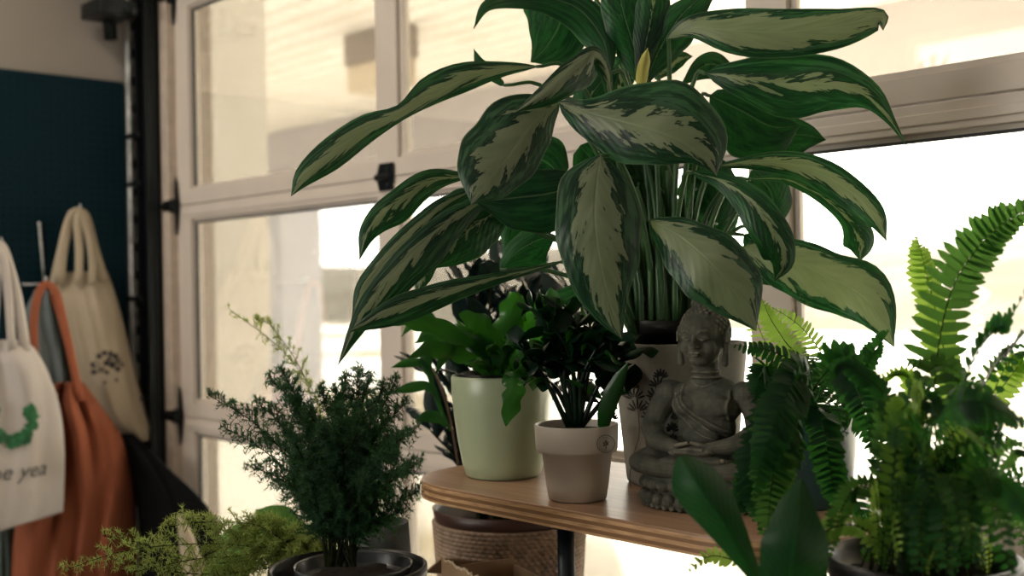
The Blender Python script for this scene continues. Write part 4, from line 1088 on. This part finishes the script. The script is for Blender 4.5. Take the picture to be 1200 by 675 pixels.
        return best if best != -1 else .0
    def robe(pts, r):
        S = cr([tuple(p) for p in pts], 16); T([(x, surf(x, z), z) for x, z in S], r, 8)
    robe([(-.026, .178), (-.024, .160), (-.010, .140), (.014, .122), (.034, .110)], .0022)
    robe([(-.030, .174), (-.029, .158), (-.016, .136), (.008, .117), (.030, .104)], .0014)
    robe([(-.034, .166), (-.034, .150), (-.024, .130), (.000, .110), (.020, .100)], .0012)
    robe([(-.018, .184), (0, .176), (.020, .184)], .0015)
    robe([(.034, .172), (.034, .150), (.032, .128)], .0020)
    robe([(-.026, .096), (0, .088), (.028, .096)], .0014)
    for k in range(5):
        x = -.05 + .025 * k; T([(x, -.040, .066), (x * .7, -.054, .056), (x * .6, -.052, .046)], [.002, .003, .002], 6)
    # join everything into one continuous skin
    Mx = Matrix.Translation((bx, by, z0)) @ Matrix.Rotation(yaw, 4, 'Z')
    for v in m.v:
        k = max(0, min(1, (v.z - .170) / .03)); v.x *= 1.15 * (1 - k) + 1.04 * k; v.y *= 1.06
        v.z = v.z * .945 if v.z < .2 else .189 + (v.z - .2) * 1.08
    tmp = mesh_obj('statue_build', m.v, m.f, stonemat(), None, None)
    rm = tmp.modifiers.new('r', 'REMESH'); rm.mode = 'VOXEL'; rm.voxel_size = .00105; rm.use_smooth_shade = True
    s2 = tmp.modifiers.new('s', 'SMOOTH'); s2.factor = .5; s2.iterations = 2
    dg = bpy.context.evaluated_depsgraph_get(); me = bpy.data.meshes.new_from_object(tmp.evaluated_get(dg))
    bpy.data.objects.remove(tmp)
    zm = min(v.co.z for v in me.vertices)
    o = bpy.data.objects.new('buddha_statue', me); C.objects.link(o)
    for v in me.vertices: v.co.z -= zm
    if not me.materials: me.materials.append(bpy.data.materials['weathered_stone'])
    o.matrix_world = Mx
    return tag(o, label, 'statue')
bud = buddha(B.x, B.y, ZT + .0005, math.radians(17), 'weathered grey stone seated buddha statue on a lotus base, hands in its lap')
bud.scale = (1.0, 1.0, 1.0)

# ---------------------------------------------------------------- hanging bags
def fabric(name, col, var=.1):
    t = NT(name); o = t.obj()
    w = t.noise(t.n('Mapping', {'Vector': o, 'Scale': (1.0, 1.0, .25)}).outputs[0], 14, 4)
    c = t.mix(t.ramp(w, .3, .7), tuple(x * (1 - var) for x in col), tuple(min(1, x * (1 + var)) for x in col))
    b = t.bsdf(c, .9, 0, .15, t.bump(t.math('ADD', t.noise(o, 400, 2), t.math('MULTIPLY', w, 3.0)), .4, .004))
    return t.done(b.outputs[0])
def bag(name, rows, mat, label, cat='bag', off=.03, thick=.05, fold=.012, straps=(), seed=0, sides=1.0, group=None, ff=7.0):
    n = 44; K = 28; S = cr([tuple(map(float, r)) for r in rows], n); vs = []; fs = []
    for i, s_ in enumerate(S):
        y, xl, xr = s_[:3]; of = s_[3] if len(s_) > 3 else off; ofr = s_[4] if len(s_) > 4 else of
        u = i / n; bl = min(1, u * 3 + .25) * (1 - .35 * max(0, u - .8) / .2)
        for side in (0, 1):
            for k in range(K + 1):
                t = k / K if side == 0 else 1 - k / K
                if side == 1 and k in (0, K): continue
                x = xl + (xr - xl) * t; o_ = of + (ofr - of) * t
                prof = math.sin(PI * t) ** .55
                if side == 0:
                    fo = fold * (noise.noise((t * ff * .6 + seed, u * 1.2, seed)) * 1.4 + .5 * noise.noise((t * ff * 1.6 + u * 1.5, u * 2.4, seed + 9)))
                    q_ = wallpt(x, y, o_ + thick * .25 + thick * prof * bl + fo * prof * 1.6)
                else: q_ = wallpt(x, y, o_ + thick * .25 - thick * .22 * prof)
                vs.append(q_)
    M_ = 2 * K
    for i in range(n):
        for k in range(M_): fs.append((i * M_ + k, (i + 1) * M_ + k, (i + 1) * M_ + (k + 1) % M_, i * M_ + (k + 1) % M_))
    fs.append(tuple(range(M_))); fs.append(tuple(n * M_ + k for k in range(M_))[::-1])
    top = wallpt((rows[0][1] + rows[0][2]) / 2, rows[0][0], off)
    rt = empty(name, top, label, cat, group)
    mesh_obj('body', vs, fs, mat, rt)
    for pts, w, so in straps:
        SS = cr([tuple(map(float, p)) for p in pts], 24); q_ = []
        vs2 = []; fs2 = []
        for i, (x, y) in enumerate(SS):
            a = SS[max(0, i - 1)]; b = SS[min(24, i + 1)]; tx, ty = b[0] - a[0], b[1] - a[1]; L = math.hypot(tx, ty) or 1
            nx, ny = ty / L * w / 2, -tx / L * w / 2; oo = off + so
            for (sx, do) in ((1, 0), (.6, .004), (-.6, .004), (-1, 0), (-.6, -.003), (.6, -.003)):
                vs2.append(wallpt(x + nx * sx, y + ny * sx, oo + do))
        for i in range(24):
            for k in range(6): fs2.append((i * 6 + k, i * 6 + (k + 1) % 6, (i + 1) * 6 + (k + 1) % 6, (i + 1) * 6 + k))
        fs2 += [tuple(range(6))[::-1], tuple(24 * 6 + k for k in range(6))]
        mesh_obj('strap', vs2, fs2, mat, rt)
    return rt
M_CREAM = fabric('natural_canvas', (.44, .37, .275)); M_WHITEB = fabric('white_canvas', (.56, .51, .475)); M_RUST = fabric('rust_cloth', (.33, .105, .055), .16)
M_GREYB = fabric('grey_blue_cloth', (.14, .165, .165)); M_TEALB = fabric('grey_teal_cloth', (.10, .15, .14)); M_BLK = fabric('black_cloth', (.002, .0025, .003))
bag('hanging_bag', [(340,40,66),(370,28,82),(420,26,92),(470,28,96),(540,30,96)], M_GREYB, 'grey blue cloth bag seen through the loop of the rust bag handle', off=.01, thick=.035, seed=3, fold=.02)
cb = bag('tote_bag', [(318,64,126),(340,58,134),(370,66,143),(410,78,153),(450,92,163),(490,112,174),(508,136,180),(517,150,181)], M_CREAM, 'cream canvas tote with a small dark emblem, hanging highest and rightmost', off=.06, thick=.045, fold=.016, seed=1.5, ff=5,
    straps=[([(70,330),(74,290),(84,254),(94,250),(101,258),(110,292),(122,330)], 13, .035), ([(92,335),(93,295),(91,262),(95,252),(102,268),(108,300),(109,335)], 10, .05), ([(62,335),(70,300),(80,262),(88,252)], 10, .02)])
def mark_on(px, py, off): return wallpt(px, py, off)
def logo_cream():
    m = MB()
    for (x, y, r) in [(119,428,4.5),(122,418,4),(128,414,3.5),(135,415,4),(141,418,4),(145,424,4.5),(144,433,4),(137,428,5),(130,426,4),(125,434,4),(119,437,3.5),(131,437,3),(150,428,3),(129,449,2.2),(142,446,2.4),(133,421,3)]:
        c = wallpt(x, y, .060 + .102); R_ = r / FPX * 3.3
        vs = [c + (wallpt(x + r * math.cos(a * PI / 6), y + r * math.sin(a * PI / 6), .162) - c) * (1 if a % 2 else .72) for a in range(12)]
        m.add(vs + [v + Vector((.0015, 0, 0)) for v in vs], [tuple(range(12))[::-1], tuple(range(12, 24))] + [(k, (k + 1) % 12, 12 + (k + 1) % 12, 12 + k) for k in range(12)])
    return m
def conform(o, target, lift=.0012):
    """press a printed mark onto the cloth it is printed on (wall-normal projection)"""
    from mathutils.bvhtree import BVHTree
    bv = BVHTree.FromPolygons([worldloc(target) + v.co for v in target.data.vertices], [p.vertices[:] for p in target.data.polygons])
    w = worldloc(o)
    for v in o.data.vertices:
        g = w + v.co; d = (CAM - g).normalized()
        hit = bv.ray_cast(Vector((g.x + .4, g.y, g.z)), Vector((-1, 0, 0)))
        if hit[0] is not None: v.co.x = hit[0].x + lift - w.x
body = [c for c in cb.children if c.name.startswith('body')][0]
lg = logo_cream().build('printed_emblem', plain('dark_print', (.06, .055, .05), .8), body, smooth=False); conform(lg, body)

rb = bag('tote_bag', [(448,66,98),(475,48,118),(510,38,142),(560,28,157),(600,20,160),(650,14,161),(720,12,160)], M_RUST, 'rust orange cloth tote with a looped handle, hanging below the cream tote', off=.13, thick=.09, fold=.055, seed=4.2, ff=8,
    straps=[([(48,490),(41,430),(40,370),(47,340),(56,334),(66,345),(76,385),(86,430),(94,470)], 10, .09), ([(60,345),(70,372),(78,402),(90,440),(98,470)], 6, .075)])
wb = bag('tote_bag', [(398,-34,26),(410,-36,42),(440,-36,58),(480,-36,71),(530,-36,76),(580,-36,75),(600,-36,74)], M_WHITEB, 'white canvas tote printed with a green leafy wreath and script, leftmost bag', off=.27, thick=.045, fold=.014, seed=7.7, ff=5,
    straps=[([(-10,410),(-6,350),(-4,300),(0,288),(8,305),(20,350),(30,412)], 13, .04), ([(-24,410),(-12,350),(-6,305),(-2,294),(4,305),(10,350),(14,412)], 10, .055)])
body = [c for c in wb.children if c.name.startswith('body')][0]
for v in body.data.vertices:      # hem slants down to the left
    w = worldloc(body) + v.co; x, y, d = PX(w)
    if y > 540: v.co.z -= (y - 540) / 60 * max(0, (74 - x)) * .30 / FPX * d
rl = random.Random(2); m = MB(); m2 = MB()
for k in range(170):
    a = rl.uniform(-.75, 3.9); r = 23 + rl.uniform(-6, 6); x = 9 + r * math.cos(a); y = 492 + 24 * math.sin(a) * (r / 23)
    mm = m; s = rl.uniform(3.5, 6.0); b = rl.uniform(0, PI)
    vs = [wallpt(x + s * math.cos(b + c * PI / 4) * (1 if c % 4 == 0 else .6), y + s * math.sin(b + c * PI / 4) * (1 if c % 4 == 0 else .6), .30) for c in range(8)]
    mm.add(vs, [tuple(range(8))])
gm = m.build('printed_wreath', plain('green_print', (.02, .13, .045), .8, 0, .7, 60), body, smooth=False); conform(gm, body, .008)
def textmesh(name, s, p0, size, parent, mat, shear=.35, lift=.002, xdir=Vector((0, 1, 0)), rot=0.0):
    cu = bpy.data.curves.new(name, 'FONT'); cu.body = s; cu.size = size; cu.shear = shear; cu.resolution_u = 3
    to = bpy.data.objects.new(name, cu); C.objects.link(to); dg = bpy.context.evaluated_depsgraph_get()
    me = bpy.data.meshes.new_from_object(to.evaluated_get(dg)); bpy.data.objects.remove(to)
    vs = []
    for v in me.vertices:
        x, y = v.co.x * math.cos(rot) - v.co.y * math.sin(rot), v.co.x * math.sin(rot) + v.co.y * math.cos(rot)
        vs.append(p0 + xdir * x + Vector((0, 0, 1)) * y)
    o = mesh_obj(name, vs, [p.vertices[:] for p in me.polygons], mat, parent, smooth=False); conform(o, parent, lift); return o
textmesh('printed_script', 'aloe yea', wallpt(-36, 566, .30), .062, body, plain('grey_print', (.10, .11, .11), .8), rot=.0)
bag('hanging_bag', [(585,-20,16),(610,-20,22),(650,-20,26),(720,-20,26)], M_TEALB, 'grey teal cloth bag showing below the white tote at the left edge', off=.10, thick=.03, seed=5)
blk = bag('black_cloth_bag', [(508,138,156,.06,.10),(530,146,178,.08,.2),(555,154,205,.10,.34),(580,158,232,.12,.48),(605,162,250,.14,.54),(640,164,260,.15,.56),(745,160,262,.15,.56)], M_BLK, 'black cloth bag slumped between the rust tote and the glazed door', off=.06, thick=.06, fold=.02, seed=8)
# hooks on the pegboard
for (x, y) in ((92, 250), (52, 335), (0, 290), (-8, 585), (60, 340)):
    a = wallpt(x, y, 0); b = wallpt(x, y, .20)
    r_ = (.30 if x == 0 else .22 if x == 52 else .10)
    a = Vector((XP, b.y, b.z)) 
    p = wallpt(x, y - 4, r_ * .8); a = Vector((XP, p.y, p.z))
    h = MB().tube([a + Vector((.001, 0, .0)), a + Vector((.005, 0, -.004)), p + Vector((0, 0, -.004)), p + Vector((.012, 0, .004)), p + Vector((.014, 0, .018))], .003, 8)
    tag(h.build('pegboard_hook', M_GALV), {92: 'steel pegboard hook holding the cream tote', 52: 'steel pegboard hook holding the rust tote', 0: 'steel pegboard hook holding the white tote', -8: 'steel pegboard hook holding the grey teal bag', 60: 'steel pegboard hook holding the grey blue bag'}[x], 'hook')
p = wallpt(47, 295, .0)
rod = MB().tube([wallpt(46, 262, .004), wallpt(52, 330, .004)], .004, 8).ell(wallpt(46, 262, .004), .006)
tag(rod.build('hanging_rod', M_GALV), 'thin upright metal rod on the pegboard left of the cream tote straps', 'rod')
# furled pale bundle behind the pale feathery fronds
q = P(232, 700, 2.9)
m = MB(); S = [P(210, 602, 2.9), P(217, 625, 2.9), P(224, 655, 2.9), P(234, 700, 2.9)]; S.append(Vector((S[-1].x, S[-1].y, .36 if False else .0)))
m.tube(S, [.006, .018, .026, .034, .045], 14)
tag(m.build('wrapped_bundle', M_CREAM), 'pale narrow pointed bundle standing behind the pale feathery fronds', 'bundle')

# ---------------------------------------------------------------- light
w = bpy.data.worlds.new('world'); sc.world = w; w.use_nodes = True; t = w.node_tree; t.nodes.clear()
bg = t.nodes.new('ShaderNodeBackground'); wo = t.nodes.new('ShaderNodeOutputWorld')
bg.inputs[0].default_value = (1.0, .955, .875, 1); bg.inputs[1].default_value = 7.0
t.links.new(bg.outputs[0], wo.inputs[0])
def area(name, loc, rot, sx, sy, power, col, portal=False):
    l = bpy.data.lights.new(name, 'AREA'); l.shape = 'RECTANGLE'; l.size = sx; l.size_y = sy; l.energy = power; l.color = col
    if portal: l.cycles.is_portal = True
    o = bpy.data.objects.new(name, l); C.objects.link(o); o.location = loc; o.rotation_euler = rot; return o
area('door_portal', ((DX0 + DX1) / 2, YD + .1, DZ1 / 2), (-PI / 2, 0, 0), DX1 - DX0, DZ1, 1, (1, 1, 1), True)
area('fill_window_portal', ((WX0 + WX1) / 2, -3.19, (WZ0 + WZ1) / 2), (PI / 2, 0, 0), WX1 - WX0, WZ1 - WZ0, 1, (1, 1, 1), True)
sl = bpy.data.lights.new('sun', 'SUN'); sl.energy = 19; sl.angle = math.radians(2.5); sl.color = (1, .93, .80)
so_ = bpy.data.objects.new('sun', sl); C.objects.link(so_); so_.rotation_euler = Vector((.35, 1.0, .43)).to_track_quat('Z', 'Y').to_euler()
# lamps added on the unseen ceiling as fill light for the room
M_FILL = NT('fill_lamp_glow'); e = M_FILL.n('Emission', {'Color': (1, .86, .68), 'Strength': 2.0}); M_FILL = M_FILL.done(e.outputs[0])
for (x, y, pw) in ((-2.7, .1, 24), (.4, -.8, 4)):
    lp = empty('fill_lamp', (x, y, ZC), 'flat white fill lamp added on the unseen ceiling', 'lamp', 'added fill lamps')
    MB().box((x - .32, y - .17, ZC - .06), (x + .32, y + .17, ZC - .001), .004).build('housing', M_WHITEP, lp, smooth=False)
    MB().box((x - .29, y - .14, ZC - .064), (x + .29, y + .14, ZC - .0605)).build('diffuser', M_FILL, lp, smooth=False)
    area('fill_light', (x, y, ZC - .075), (0, 0, 0), .56, .26, pw, (1, .86, .70))
sc.view_settings.view_transform = 'Standard'; sc.view_settings.look = 'None'; sc.view_settings.gamma = 1; sc.view_settings.use_curve_mapping = False
sc.view_settings.exposure = 0.0
cy = sc.cycles
cy.use_denoising = True; cy.max_bounces = 8; cy.diffuse_bounces = 4; cy.glossy_bounces = 3; cy.transmission_bounces = 4; cy.transparent_max_bounces = 12
cy.caustics_reflective = False; cy.caustics_refractive = False; cy.sample_clamp_indirect = 6
